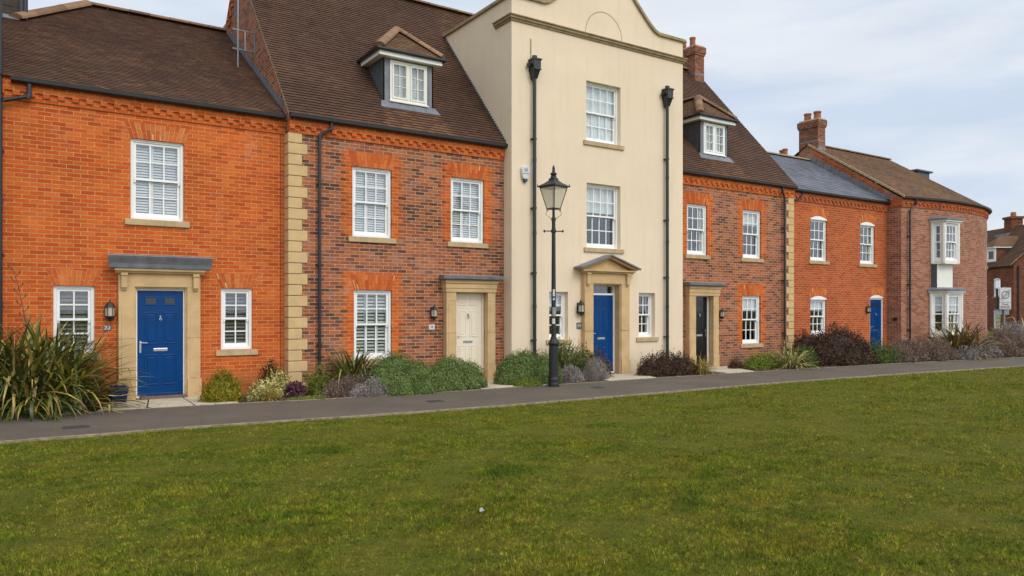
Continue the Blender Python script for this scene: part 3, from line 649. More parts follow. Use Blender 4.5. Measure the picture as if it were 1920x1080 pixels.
def dormer(root, cx, yf, roof, white='white_paint'):
    """hipped dormer with lead cheeks; roof(y) gives the main roof height"""
    hw = 0.64; z0 = roof(yf)+0.03; z1 = 7.47; yb = yf+(z1-z0)/1.12+0.1
    m = MB(); f = FX(yf)
    wall(m, f, cx-hw, cx+hw, z0-.05, z1, [(cx-0.50, cx+0.50, z0+.02, z1-.03)], .10, 1)
    for sx in (-1, 1): m.prism([(cx+sx*hw, yf, z0-.05), (cx+sx*hw, yb, z1), (cx+sx*hw, yf, z1)], (-sx*.03, 0, 0), 0)
    for k in range(1, 4): m.prism([(cx-hw-.012, yf+k*.22-.012, roof(yf+k*.22)-.02), (cx-hw-.012, yf+k*.22+.012, roof(yf+k*.22)-.02), (cx-hw-.012, yf+k*.22+.012, z1), (cx-hw-.012, yf+k*.22-.012, z1)], (.012, 0, 0), 0)
    D = m.build('dormer', ['lead_dark', 'lead'], root)
    a = MB(); a.prism([(cx-hw-.12, yf-.16, roof(yf-.16)+.028), (cx+hw+.12, yf-.16, roof(yf-.16)+.028), (cx+hw+.06, yf-.005, roof(yf)+.03), (cx-hw-.06, yf-.005, roof(yf)+.03)], (0, -.004, .012)); 
    a.box(cx-hw-.0, cx+hw+.0, yf-.012, yf+.0, z0-.05, z0+.012); a.build('lead_apron', 'lead', D)
    # window: two casements of 2 x 3 panes
    fr = MB(); u0, u1, w0, w1 = cx-.48, cx+.48, z0+.035, z1-.035
    rails(fr, f, u0, u1, w0, w1, .05, -.07, -.004+.02, .05, .06); fr.fb(f, cx-.03, cx+.03, -.07, .016, w0+.06, w1-.05)
    fr.fb(f, u0-.02, u1+.02, -.03, .06, w0-.03, w0+.0)
    for a0, a1 in ((u0+.05, cx-.03), (cx+.03, u1-.05)):
        rails(fr, f, a0+.004, a1-.004, w0+.064, w1-.054, .04, -.06, .028)
        g0, g1, h0, h1 = a0+.044, a1-.044, w0+.104, w1-.094
        c = (g0+g1)/2; fr.fb(f, c-.009, c+.009, -.03, .012, h0, h1)
        for i in (1, 2): c = h0+(h1-h0)*i/3; fr.fb(f, g0, g1, -.028, .010, c-.009, c+.009)
    fr.build('window_frame', 'cream_paint' if white == 'cream' else 'white_paint', D, bevel=.003)
    g = MB(); g.fb(f, u0+.06, u1-.06, -.022, -.017, w0+.07, w1-.06); g.build('pane', 'window_glass', D)
    c = MB(); n = 30
    for i in range(n):
        a_, b_ = u0+.05+(u1-u0-.1)*i/n, u0+.05+(u1-u0-.1)*(i+1)/n; w_ = lambda i: .02*math.sin(i*1.7)
        c.face([f.P(a_, -.16+w_(i), w0), f.P(b_, -.16+w_(i+1), w0), f.P(b_, -.16+w_(i+1), w1), f.P(a_, -.16+w_(i), w1)], None)
    c.build('curtain', 'net_curtain', D)
    # fascia, soffit, gutter
    e = 0.165; ze = z1+.0; yr = yf+(ze-z0)/1.12+.25; fa = MB()
    fa.box(cx-hw-e, cx+hw+e, yf-e, yf-e+.02, ze, ze+.11)
    fa.box(cx-hw-e, cx-hw-e+.02, yf-e+.02, yr-.1, ze, ze+.11); fa.box(cx+hw+e-.02, cx+hw+e, yf-e+.02, yr-.1, ze, ze+.11)
    fa.box(cx-hw-e+.02, cx+hw+e-.02, yf-e+.02, yf+.0, ze+.002, ze+.015); fa.box(cx-hw-e+.02, cx-hw-.002, yf+.0, yr-.1, ze+.002, ze+.015); fa.box(cx+hw+.002, cx+hw+e-.02, yf, yr-.1, ze+.002, ze+.015)
    fa.build('fascia', 'white_paint', D)
    gz = ze+.09; gu = MB(); prof = [(0, .06), (.0, .02), (.03, 0), (.06, 0), (.085, .02), (.085, .065)]
    gu.sweep(Fac(cx-hw-e-.08, yf-e), [(o, gz+z) for o, z in prof], 0, 2*(hw+e)+.16)
    gu.sweep(Fac(cx-hw-e, yr-.1, 0, -1), [(o, gz+z) for o, z in prof], 0, yr-.1-(yf-e)); gu.sweep(Fac(cx+hw+e, yf-e, 0, 1), [(o, gz+z) for o, z in prof], 0, yr-.1-(yf-e))
    gu.build('gutter', 'gutter_black', D)
    # hipped roof
    ez = gz+.06; H = .80; ax = (cx, yf-e-.05+H*1.10, ez+H); x0, x1, y0 = cx-hw-e-.05, cx+hw+e+.05, yf-e-.05
    t = MB(); sl = math.hypot(H*1.10, H)
    tiled(t, [(x0-cx, 0), (x1-cx, 0), (0, sl)], (cx, y0, ez), (1, 0, 0), (0, H*1.10, H), 0.088, .165, .013)
    yb2 = yf+(ax[2]-z0)/1.12+.3
    ss = math.hypot(cx-x0, H); L_ = yb2-y0
    tiled(t, [(0, 0), (L_, 0), (L_, ss), (H*1.10, ss)], (x0, y0, ez), (0, 1, 0), (cx-x0, 0, H), 0.088, .165, .013)
    tiled(t, [(0, 0), (L_, 0), (L_, ss), (H*1.10, ss)], (x1, y0, ez), (0, 1, 0), (cx-x1, 0, H), 0.088, .165, .013)
    t.build('dormer_roof', 'clay_tile_warm', D, weld=False)
    c = MB(); ridge_caps(c, (x0+.04, y0+.04, ez+.05), (ax[0], ax[1], ax[2]+.03), .125, 3); ridge_caps(c, (x1-.04, y0+.04, ez+.05), (ax[0], ax[1], ax[2]+.03), .125, 4); ridge_caps(c, (cx, ax[1], ax[2]+.03), (cx, yb2, ax[2]+.03), .10, 4)
    c.build('hip_tile', 'ridge_clay', D, weld=False)
    return D

def stone_surround(root, f, o0, o1, i0, i1, ztop, zhead, pr=0.13, plinth=.36, steps=True, brackets=True, floor=-.06, groove=None):
    m = MB(); 
    for a, b, ins in ((o0, i0, -1), (i1, o1, 1)):
        m.fb(f, a, b, -.10, pr, floor+plinth, zhead-.0)
        m.fb(f, a-.02, b+.02 if ins < 0 else b+.02, -.10, pr+.02, floor-.05, floor+plinth) if False else m.fb(f, a-(.02 if ins < 0 else 0), b+(.02 if ins > 0 else 0), -.10, pr+.022, floor-.05, floor+plinth)
        if groove:
            m.fb(f, a+.05, b-.05, pr, pr+.008, floor+plinth+.02, zhead-.35)
        if brackets:
            c = a+.04 if ins < 0 else b-.14
            m.fb(f, c, c+.10, pr, pr+.07, zhead-.02, ztop-.0); m.fb(f, c-.008, c+.108, pr, pr+.09, ztop-.05, ztop); m.fb(f, c+.008, c+.092, pr, pr+.04, zhead-.06, zhead-.02)
    m.fb(f, o0, o1, -.10, pr-.001, zhead, ztop)
    # inner architrave fillet
    m.fb(f, i0, i0+.03, -.10, pr-.035, floor+plinth*.0, zhead-.03); m.fb(f, i1-.03, i1, -.10, pr-.035, floor, zhead-.03); m.fb(f, i0, i1, -.10, pr-.037, zhead-.03, zhead)
    S = m.build('door_surround', 'sandstone', root, bevel=.006)
    j = MB()
    for a, b in ((o0, i0), (i1, o1)):
        j = MB(); j.fb(f, a-.001, b+.001, -.05, pr+.0095, 1.10, 1.106); j.build('stone_joint', 'coping_stone', S)
    return S

# ================================================================ ground (setting)
FAR = [(-9, -1.5), (-0.2, -1.6), (1.5, -1.5), (3.2, -1.6), (5.3, -1.9), (8.4, -2.02), (13.4, -2.1), (18, -2.25), (24, -2.6), (30.5, -3.3), (38, -4.2), (60, -7.2)]
NEAR = [(-9, -4.0), (0, -4.0), (2.7, -4.05), (4.5, -4.28), (6.8, -4.45), (10, -4.47), (15, -4.45), (20, -4.7), (25.9, -5.2), (38, -6.6), (60, -9.8)]
def near_y(x): return np.interp(x, [p[0] for p in NEAR], [p[1] for p in NEAR])
def far_y(x): return np.interp(x, [p[0] for p in FAR], [p[1] for p in FAR])
m = MB(); m.face([(-900, -900, -.10), (900, -900, -.10), (900, 900, -.10), (-900, 900, -.10)]); structure(m.build('ground', 'turf'))
xs = sorted(set([round(x, 2) for x in np.arange(-9, 60, 0.5)]))
m = MB(); jit = {x: random.uniform(-.012, .012) for x in xs}
for a, b in zip(xs, xs[1:]):
    m.face([(a, near_y(a)+jit[a], -.068), (b, near_y(b)+jit[b], -.068), (b, far_y(b)+jit[b], -.068), (a, far_y(a)+jit[a], -.068)])
structure(m.build('path', 'tarmac'))
m = MB()
for a, b in zip(xs, xs[1:]):
    A, B = near_y(a)+jit[a], near_y(b)+jit[b]; m.hexa([(a, A-.032, -.11), (b, B-.032, -.11), (b, B-.032, -.067), (a, A-.032, -.067), (a, A-.001, -.11), (b, B-.001, -.11), (b, B-.001, -.063), (a, A-.001, -.063)], rn=.5)
    A, B = far_y(a)+jit[a], far_y(b)+jit[b]; m.hexa([(a, A+.001, -.11), (b, B+.001, -.11), (b, B+.001, -.058), (a, A+.001, -.058), (a, A+.05, -.11), (b, B+.05, -.11), (b, B+.05, -.058), (a, A+.05, -.058)], rn=.5)
structure(m.build('path_edging', 'edging'))
m = MB(); nx, ny = 160, 10
def sz(x, y): return -.082+.03*math.sin(x*2.3+y*3.1)*math.sin(x*1.1-y*4.2)*.6+random.uniform(0, .012)
pts = [[None]*(ny+1) for _ in range(nx+1)]
for i in range(nx+1):
    x = -8+i*(52/nx); y0 = far_y(x)+.051
    for j in range(ny+1): y = y0+(2.6-y0)*j/ny; pts[i][j] = (x, y, sz(x, y))
for i in range(nx):
    for j in range(ny): m.face([pts[i][j], pts[i+1][j], pts[i+1][j+1], pts[i][j+1]])
structure(m.build('planting_bed', 'soil', smooth=True))

def slabs(name, label, quad, nu, nv):
    """door step of separate paving slabs on a quadrilateral"""
    m = MB(); A, B, C_, D = [Vector((*p, 0)) for p in quad]
    for i in range(nu):
        for j in range(nv):
            def q(s, t): v = (A*(1-s)+B*s)*(1-t)+(D*(1-s)+C_*s)*t; return v
            g = .006; a, b, c, d = q(i/nu+g, j/nv+g), q((i+1)/nu-g, j/nv+g), q((i+1)/nu-g, (j+1)/nv-g), q(i/nu+g, (j+1)/nv-g)
            z = -.052+random.uniform(-.003, .003)
            m.hexa([(a.x, a.y, -.12), (b.x, b.y, -.12), (c.x, c.y, -.12), (d.x, d.y, -.12), (a.x, a.y, z), (b.x, b.y, z), (c.x, c.y, z), (d.x, d.y, z)][0:4]+[(a.x, a.y, z), (b.x, b.y, z), (c.x, c.y, z), (d.x, d.y, z)])
    o = m.build(name, 'paving', bevel=.004); structure(o)
slabs('paved_step', '', [(1.15, -1.42), (3.45, -1.52), (3.30, -.05), (1.55, -.05)], 3, 2)
slabs('paved_step', '', [(8.35, -1.96), (10.1, -1.98), (10.2, -.36), (8.5, -.36)], 2, 2)
slabs('paved_step', '', [(11.9, -2.02), (13.45, -2.05), (14.0, -.68), (12.1, -.68)], 3, 2)
slabs('paved_step', '', [(16.0, -2.12), (17.1, -2.16), (18.0, -.36), (16.3, -.36)], 3, 2)
slabs('paved_step', '', [(26.0, -2.6), (27.3, -2.7), (27.3, -.08), (26.1, -.08)], 2, 4)
# drain covers let into the path
for cx, cy, s in ((0.75, -3.2, .17), (6.55, -3.3, .15), (10.7, -3.05, .13)):
    m = MB(); m.box(cx-s, cx+s, cy-s*.8, cy+s*.8, -.075, -.061)
    for i in range(4): m.box(cx-s+.03, cx+s-.03, cy-s*.6+i*s*.4, cy-s*.6+i*s*.4+.02, -.061, -.057)
    o = m.build('drain_cover', 'drain_iron'); o['category'] = 'drain cover'
    o['label'] = {0.75: 'flat dark drain cover in the path before the big strappy plant', 6.55: 'flat dark drain cover in the path before the rounded green bushes', 10.7: 'flat dark drain cover in the path beside the lamp post'}[cx]
    o['group'] = 'drain covers in the path'

# ================================================================ roofs helpers
EZ, PIT, EY2 = 5.70, 1.12, -0.37
roof2 = lambda y: EZ+PIT*(y-EY2)
def gable_poly(x, y0, y1, ze, yr, zr, zb=-.12): return [(x, y0, zb), (x, y0, ze), (x, yr, zr), (x, y1, ze), (x, y1, zb)]
def back_and_sides(m, x0, x1, yb, ze, mi=0):
    m.face([(x1, yb, -.12), (x0, yb, -.12), (x0, yb, ze), (x1, yb, ze)], None, mi)

# ================================================================ house no. 20 (orange brick, low roof)
H1 = thing('terraced_house', 'low orange brick house at the left with wide blue door under a curved lead canopy', 'house', (2.3, 0, -.06))
f1 = FX(0)
w_up = (1.831, 2.765, 3.365, 4.885); wL = (.585, 1.236, .84, 2.075); wR = (3.457, 4.075, .84, 2.075); dr1 = (1.89, 2.80, -.06, 2.07)
m = MB(); wall(m, f1, -.25, 4.75, -.15, 5.47, [w_up, wL, wR, dr1], .16)
m.face([(-.25, 0, -.15), (-.25, 10.4, -.15), (-.25, 10.4, 5.7), (-.25, 5.18, 9.0), (-.25, 0, 5.7)]); back_and_sides(m, -.25, 4.75, 10.4, 5.7)
m.build('wall', 'brick_orange', H1, weld=False)
cornice(H1, f1, -.25, 4.74); gutter(H1, f1, -.05, 4.70)
for a in (w_up, wL, wR):
    g = MB(); flat_arch(g, f1, a[0], a[1], a[3]+.005, .30 if a is w_up else .285, .115); g.build('gauged_arch', ['brick_gauged', 'mortar'], H1, weld=False)
sash_window(H1, f1, *w_up, cols=3, rows=2, blind='venetian'); sash_window(H1, f1, *wL, cols=2, rows=2, blind='shutter'); sash_window(H1, f1, *wR, cols=2, rows=2, blind='shutter')
m = MB(); P1 = .63; e0 = (-.12, 5.70); zr1 = lambda y: e0[1]+P1*(y-e0[0])
cs_ = math.hypot(1, P1); vy = lambda y: (y-e0[0])*cs_
tiled(m, [(-.9, 0), (4.72, 0), (4.72, vy(5.18)), (1.47, vy(5.18)), (.06, vy(3.1)), (-.9, vy(3.1))], (0, e0[0], e0[1]), (1, 0, 0), (0, 1, P1), .092, .165, .015)
m.face([(1.47, 5.18, zr1(5.18)), (4.72, 5.18, zr1(5.18)), (4.72, 10.5, 5.7), (-.9, 10.5, 5.7)], None, 0, .3)
m.face([(.06, 3.1, zr1(3.1)), (1.47, 5.18, zr1(5.18)), (-.9, 10.5, 5.7), (-.9, 3.4, 7.0)], None, 0, .3)
RF = m.build('roof', 'clay_tile', H1, weld=False)
c = MB(); ridge_caps(c, (1.47, 5.18, zr1(5.18)+.05), (4.72, 5.18, zr1(5.18)+.05), .12); ridge_caps(c, (.02, 3.04, zr1(3.04)+.06), (1.47, 5.18, zr1(5.18)+.05), .15, 5)
c.build('ridge_tile', 'ridge_clay', RF, weld=False)
c = MB(); c.prism([(-.95, 3.02, zr1(3.02)+.03), (.10, 3.02, zr1(3.02)+.03), (.10, 3.14, zr1(3.14)+.06), (-.95, 3.14, zr1(3.14)+.06)], (0, 0, .012)); c.build('flashing', 'lead', RF)
stone_surround(H1, f1, 1.615, 3.045, 1.885, 2.805, 2.33, 2.075, pr=.13, groove=True)
cp = MB(); cp.sweep(f1, [(0, 2.33), (.19, 2.33), (.20, 2.355), (.24, 2.37), (.25, 2.41), (0, 2.41)], 1.60, 3.06, ex0=.25, ex1=.25); cp.build('door_cornice', 'sandstone', H1, bevel=.004)
cp = MB(); cp.sweep(f1, [(0, 2.41), (.26, 2.412), (.27, 2.43), (.285, 2.50), (.30, 2.53), (.34, 2.60), (.36, 2.64), (.35, 2.65), (0, 2.69)], 1.56, 3.10, ex0=.42, ex1=.42); cp.build('canopy', 'lead', H1, bevel=.004)
sixpanel_door(H1, f1, 1.945, 2.745, -.03, 2.005, 'door_blue', o=.0)
cp = MB(); cp.fb(f1, 1.98, 2.80, -.02, .20, -.052, .0); cp.build('threshold', 'timber', H1, bevel=.004)
wall_lantern(H1, f1, 1.475, 1.615, 1.0); number_plate(H1, f1, 1.44, 1.305, .135, .10, '20', 'grey_sign', 'white_sign', .10)
# crack of the movement joint and wire near the corner
m = MB(); m.fb(f1, 4.640, 4.652, -.002, .0015, -.1, 5.32); m.build('movement_joint', 'iron_black', H1)

# ================================================================ tall house at the far left edge
H0 = thing('terraced_house', 'tall dark house cut off by the left edge, black pipe down its corner', 'house', (-3, -.3, -.06))
m = MB(); f0 = FX(-.32)
wall(m, f0, -5.2, -.26, -.15, 8.7); m.face([(-.26, -.32, -.15), (-.26, 0, -.15), (-.26, 0, 5.6), (-.26, -.32, 5.6)]); 
m.build('wall', 'brick_brown', H0, weld=False)
m = MB(); m.box(-5.2, .235, 3.30, 9, 5.5, 11.5); m.build('upper_wall', 'brick_old', H0)
m = MB(); m.box(.10, .16, 3.25, 3.298, 7.6, 11.3); m.tube([(.20, 3.22, 7.75), (.20, 3.22, 11.4)], .045, 10); m.build('drainpipe', 'black_pipe', H0)
drainpipe(H0, FX(0), -.205, -.05, 8.4, o=.07, r=.037, zs=(.9, 2.6, 4.4), neck=[(.22, .125, 5.60), (.22, .125, 5.42), (.20, .13, 5.38), (-.16, .10, 5.26)])

# ================================================================ house 2 (multi brick with quoins and dormer)
def multi_house(label, x0, x1, wins, wg, door, dormer_x, quoin, mirror, right_gable):
    H = thing('terraced_house', label, 'house', ((x0+x1)/2, -.25, -.06))
    f = FX(-.25)
    m = MB(); holes = list(wins)+list(wg)+[(door[2], door[3], -.06, 2.06)]
    wall(m, f, x0, x1, -.15, 5.47, holes, .16)
    for x in (x0, x1): m.face(gable_poly(x, -.25, 8.2, 5.75, 3.97, 10.50))
    back_and_sides(m, x0, x1, 8.2, 5.75); W = m.build('wall', 'brick_multi', H, weld=False)
    for a in wins:
        t = MB(); g = MB(); toothed(t, f, a[0], a[1], a[2]-.0, a[3]+.33); flat_arch(g, f, a[0], a[1], a[3]+.005, .33, .10, o=.0065)
        t.face([f.P(a[0]-.12, .002, a[3]), f.P(a[1]+.12, .002, a[3]), f.P(a[1]+.12, .002, a[3]+.33), f.P(a[0]-.12, .002, a[3]+.33)], None)
        t.build('brick_dressing', 'brick_orange', H, weld=False); g.build('gauged_arch', ['brick_gauged', 'mortar'], H, weld=False)
    for a in wg:
        t = MB(); g = MB(); t.face([f.P(a[0]-.2, .002, a[3]), f.P(a[1]+.2, .002, a[3]), f.P(a[1]+.2, .002, a[3]+.38), f.P(a[0]-.2, .002, a[3]+.38)], None); toothed(t, f, a[0], a[1], a[2]-.0, a[3]+.40); flat_arch(g, f, a[0], a[1], a[3]+.005, .33, .10, o=.0065)
        t.build('brick_dressing', 'brick_orange', H, weld=False); g.build('gauged_arch', ['brick_gauged', 'mortar'], H, weld=False)
    cornice(H, f, x0, x1); gutter(H, f, x0-.02, x1-.0)
    # quoin
    q = MB(); k = 0; z = -.10
    qa, qb = quoin
    while z < 5.31:
        wd = .385 if k % 2 == 0 else .27; ret = .26
        if qa: q.box(x0-.022, x0+wd, -.25-.022, -.25+(.27 if k % 2 == 0 else .30)-.02, z, min(z+.215, 5.32))
        else: q.box(x1-wd*.98, x1+.022, -.25-.022, -.25+.25, z, min(z+.215, 5.32))
        z += .227; k += 1
    q.build('quoin', 'quoin_stone', H, bevel=.01)
    # roof
    m = MB(); c = math.hypot(1, PIT); top = (3.97-EY2)*c
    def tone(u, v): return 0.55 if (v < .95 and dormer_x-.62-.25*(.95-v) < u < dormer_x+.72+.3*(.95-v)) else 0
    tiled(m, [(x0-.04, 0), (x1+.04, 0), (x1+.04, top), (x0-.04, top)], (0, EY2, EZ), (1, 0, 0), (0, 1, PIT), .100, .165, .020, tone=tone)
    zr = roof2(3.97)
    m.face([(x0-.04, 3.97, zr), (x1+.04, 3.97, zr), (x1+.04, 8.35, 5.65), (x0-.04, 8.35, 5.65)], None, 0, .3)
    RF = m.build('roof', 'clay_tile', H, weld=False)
    c = MB(); ridge_caps(c, (x0-.04, 3.97, zr+.04), (x1+.04, 3.97, zr+.04), .12); c.build('ridge_tile', 'ridge_clay', RF, weld=False)
    for x in (x0-.045, x1+.037):
        v = MB(); y = EY2
        while y < 3.9: 
            j = random.uniform(-.008, .008)
            v.prism([(x, y, roof2(y)-.035+j), (x, y+.068, roof2(y+.068)-.035+j), (x, y+.068, roof2(y+.068)+.012+j), (x, y, roof2(y)+.018+j)], (.008, 0, 0)); y += .0685
        v.prism([(x, 3.97, zr-.03), (x, 8.3, 5.65), (x, 8.3, 5.72), (x, 3.97, zr+.04)], (.008, 0, 0))
        v.build('verge', 'edging', RF, weld=False)
    sash = [sash_window(H, f, *a, cols=3, rows=2, blind=b) for a, b in zip(wins, ('venetian', 'venetian') if not mirror else ('curtain', 'roller'))]
    sash_window(H, f, *wg[0], cols=3, rows=2, blind='shutter_light' if not mirror else 'roller')
    dormer(H, dormer_x, .28, roof2, 'cream' if not mirror else 'white')
    # plain entablature door surround
    o0, o1, i0, i1 = door[:4]; S = MB()
    for a, b in ((o0, i0), (i1, o1)):
        S.fb(f, a, b, -.10, .17, .30, 2.06); S.fb(f, a-.012, b+.012, -.10, .185, -.10, .30); S.fb(f, a+.05, b-.05, .17, .178, .34, 1.80)
        S.fb(f, a-.006, b+.006, -.10, .176, 1.86, 1.88)
    S.fb(f, o0-.02, o1+.02, -.10, .19, 2.06, 2.15); S.fb(f, o0-.03, o1+.03, -.10, .205, 2.15, 2.27); S.fb(f, o0-.05, o1+.05, -.10, .235, 2.27, 2.345)
    S = S.build('door_surround', 'sandstone', H, bevel=.005)
    for a, b in ((o0, i0), (i1, o1)): j = MB(); j.fb(f, a-.001, b+.001, -.05, .1795, 1.10, 1.106); j.build('stone_joint', 'coping_stone', S)
    c = MB(); c.sweep(f, [(0, 2.35), (.30, 2.35), (.32, 2.37), (.33, 2.44), (0, 2.47)], o0-.10, o1+.10, ex0=.12, ex1=.12); c.build('canopy', 'lead', H, bevel=.003)
    return H, f
H2, f2 = multi_house('brown and orange brick house with cream door, left of the cream rendered tower', 4.75, 10.05,
    [(6.13, 7.055, 3.245, 4.77), (8.566, 9.482, 3.25, 4.775)], [(6.165, 7.06, .55, 2.078)], (8.36, 9.70, 8.62, 9.49), 7.73, (True, 0), False, False)
sixpanel_door(H2, f2, 8.665, 9.435, -.03, 2.03, 'door_cream', o=-.04, glazed=False, knocker='iron_black', fmat='door_cream')
wall_lantern(H2, f2, 8.08, 1.575, .92); number_plate(H2, f2, 8.06, 1.245, .15, .12, '18', 'white_sign', 'grey_sign', .07)
drainpipe(H2, f2, 5.37, -.05, 5.27, o=.09, r=.034, zs=(.9, 2.6, 4.3), neck=[(5.62, .12, 5.62), (5.62, .12, 5.50), (5.58, .12, 5.46), (5.41, .09, 5.36), (5.37, .09, 5.30), (5.37, .09, 5.2)])
# gable wall above the low roof: stepped flashing, corbelled back verge, brick vent
m = MB(); y = .15
for i in range(31):
    ya = y+i*.165; m.box(4.73, 4.747, ya, ya+.17, zr1(ya)+.01, zr1(ya)+.21)
m.box(4.70, 4.748, 5.2, 5.42, zr1(5.18), zr1(5.18)+.24)
m.build('flashing', 'lead', H2)
m = MB(); 
for i in range(24):
    ya = 4.15+i*.17; zz = 10.42-(ya-3.97)*1.12; m.box(4.715, 4.748, ya, ya+.172, zz-.30, zz-.03)
    if i % 2 == 0: m.box(4.690, 4.716, ya, ya+.1, zz-.2, zz-.08)
m.build('gable_corbel', 'brick_orange', H2)
m = MB()
for i in range(5):
    for j in range(6):
        if abs(i-2)+abs(j-2.5) < 4.2: yy = 3.80+i*.15+(.07 if j % 2 else 0); zz = 9.15+j*.085; m.box(4.744, 4.752, yy, yy+.07, zz, zz+.06)
m.build('gable_vent', 'iron_black', H2)
# television aerial on the gable
m = MB(); ax_, ay_ = 4.35, 2.35
m.tube([(ax_, ay_, 7.30), (ax_, ay_, 10.4)], .017, 8)
for z in (7.72, 8.17): m.tube([(ax_-.10, ay_, z), (4.74, ay_, z)], .014, 6); m.tube([(ax_-.12, ay_, z), (ax_+.05, ay_, z)], .022, 6)
m.tube([(ax_+.16, ay_, 7.72), (ax_+.16, ay_, 8.17)], .014, 6); m.tube([(4.735, ay_, 7.62), (4.735, ay_, 8.22)], .022, 6)
m.tube([(ax_, ay_, 9.25), (ax_+.95, ay_-.15, 9.22)], .012, 6)
for i in range(5): m.tube([(ax_+.15+i*.18, ay_-.02*i-.14, 9.25), (ax_+.15+i*.18, ay_-.02*i+.10, 9.25)], .006, 5)
m.box(ax_+.70, ax_+.90, ay_-.2, ay_-.08, 9.16, 9.26); m.tube([(ax_+.22, ay_, 9.22), (ax_+.22, ay_, 9.6)], .03, 6)
m.build('aerial', 'galvanised', H2)

H3, f3 = multi_house('brown and orange brick house with black door, right of the cream rendered tower', 15.9, 21.40,
    [(16.441, 17.30, 3.28, 4.77), (18.905, 19.775, 3.27, 4.775)], [(18.88, 19.75, .585, 2.082)], (16.37, 17.62, 16.64, 17.39), 18.20, (False, 0), True, True)
sixpanel_door(H3, f3, 16.66, 17.33, -.03, 2.03, 'door_black', o=-.04, glazed=False, handle_left=False, knocker='chrome')
wall_lantern(H3, f3, 17.86, 1.52, .85)
drainpipe(H3, f3, 20.84, -.05, 5.2, o=.09, r=.036, zs=(.9, 2.6, 4.3), neck=[(20.72, .12, 5.62), (20.72, .12, 5.45), (20.76, .11, 5.38), (20.84, .09, 5.24), (20.84, .09, 5.1)])
chimney(H3, 20.88, 21.36, 3.55, 4.55, 9.55, 11.38, 'brick_chimney', [(21.02, 3.80, .11), (21.02, 4.25, .11)], lead=.55, band=True, ph=.38)

# ================================================================ cream rendered tower
HT = thing('tower_house', 'tall cream rendered house with curved gable, stone pediment door and tall black pipes', 'house', (12.97, -.6, -.06))
fT = FX(-.6)
w2 = (12.37, 13.55, 6.045, 7.60); w1 = (12.385, 13.545, 3.27, 4.95); gL = (11.18, 11.775, .90, 2.10); gR = (14.21, 14.815, .90, 2.11); dT = (12.49, 13.45, -.06, 2.33)
m = MB(); wall(m, fT, 10.05, 15.9, -.15, 9.27, [w2, w1, gL, gR, dT], .2)
for x, s in ((10.05, 1), (15.9, -1)):
    m.face([(x, -.6, -.15), (x, 2.82, -.15), (x, 2.82, 9.27), (x, -.6, 9.27)]); m.face([(x+s*.25, -.3, 8), (x+s*.25, 2.82, 8), (x+s*.25, 2.82, 9.27), (x+s*.25, -.3, 9.27)])
fr_ = MB(); fr_.face([(10.3, -.3, 9.0), (15.65, -.3, 9.0), (15.65, 2.82, 9.0), (10.3, 2.82, 9.0)]); fr_.build('flat_roof', 'lead_dark', HT)
fr_ = MB(); back_and_sides(fr_, 10.05, 15.9, 8.2, 5.75); fr_.build('rear_wall', 'render_cream', HT)
half = [(2.925, 9.27), (1.98, 9.27), (1.80, 9.33), (1.62, 9.46), (1.42, 9.64), (1.25, 9.80), (1.10, 9.95), (.92, 10.15), (.70, 10.36), (.45, 10.50), (0, 10.56)]
outl = [(12.975+a, z) for a, z in half]+[(12.975-a, z) for a, z in half[::-1][1:]]
m.build('wall', 'render_cream', HT, weld=False)
m = MB(); m.prism([(x, -.6, z) for x, z in outl], (0, .3, 0)); m.build('gable_parapet', 'render_cream', HT)
rf = MB(); c = math.hypot(1, PIT); v0_ = (2.70-EY2)*c; v1_ = (3.97-EY2)*c
tiled(rf, [(10.10, v0_), (15.85, v0_), (15.85, v1_), (10.10, v1_)], (0, EY2, EZ), (1, 0, 0), (0, 1, PIT), .100, .165, .020)
zr = roof2(3.97); rf.face([(10.1, 3.97, zr), (15.85, 3.97, zr), (15.85, 8.35, 5.65), (10.1, 8.35, 5.65)], None, 0, .3)
RT_ = rf.build('roof', 'clay_tile', HT, weld=False); rf = MB(); ridge_caps(rf, (10.1, 3.97, zr+.04), (15.85, 3.97, zr+.04), .12); rf.build('ridge_tile', 'ridge_clay', RT_, weld=False)
rf = MB(); yy = -.35
while yy < 2.75: rf.box(10.022, 10.046, yy, yy+.072, roof2(yy)-.02, roof2(yy)+.10); yy += .07
rf.build('flashing', 'lead_dark', HT)
cpm = MB()
def coping(mb, pl, y0, y1, th=.075, proj=.03):
    n = len(pl); up = []
    for i in range(n):
        a = Vector((*pl[max(0, i-1)], 0)); b = Vector((*pl[min(n-1, i+1)], 0)); d = (b-a).normalized(); nn = Vector((-d.y, d.x, 0)); nn = nn if nn.y > 0 else -nn; up.append((pl[i][0]+nn.x*th, pl[i][1]+nn.y*th))
    for i in range(n-1):
        a, b, c, d = pl[i], pl[i+1], up[i+1], up[i]
        mb.hexa([(a[0], y0, a[1]), (b[0], y0, b[1]), (c[0], y0, c[1]), (d[0], y0, d[1]), (a[0], y1, a[1]), (b[0], y1, b[1]), (c[0], y1, c[1]), (d[0], y1, d[1])])
coping(cpm, [(outl[0][0]+.06, 9.27)]+outl[1:-1]+[(outl[-1][0]-.06, 9.27)], -.665, -.25)
cpm.box(9.99, 10.33, -.25, 2.86, 9.27, 9.345); cpm.box(15.62, 15.96, -.25, 2.86, 9.27, 9.345)
cpm.build('coping', 'coping_stone', HT, bevel=.008, weld=False)
sc = MB(); pr = [(0, 8.66), (.035, 8.665), (.04, 8.705), (.075, 8.715), (.08, 8.765), (.11, 8.775), (.11, 8.80), (0, 8.82)]
sc.sweep(fT, pr, 10.05, 15.9, ex0=1, ex1=1); sc.sweep(Fac(10.05, .12, 0, -1), pr, 0, .72, ex1=1)
sc.sweep(Fac(15.9, -.6, 0, 1), pr, 0, .72, ex0=1)
for x in (11.4, 12.8, 14.2, 15.3): pass
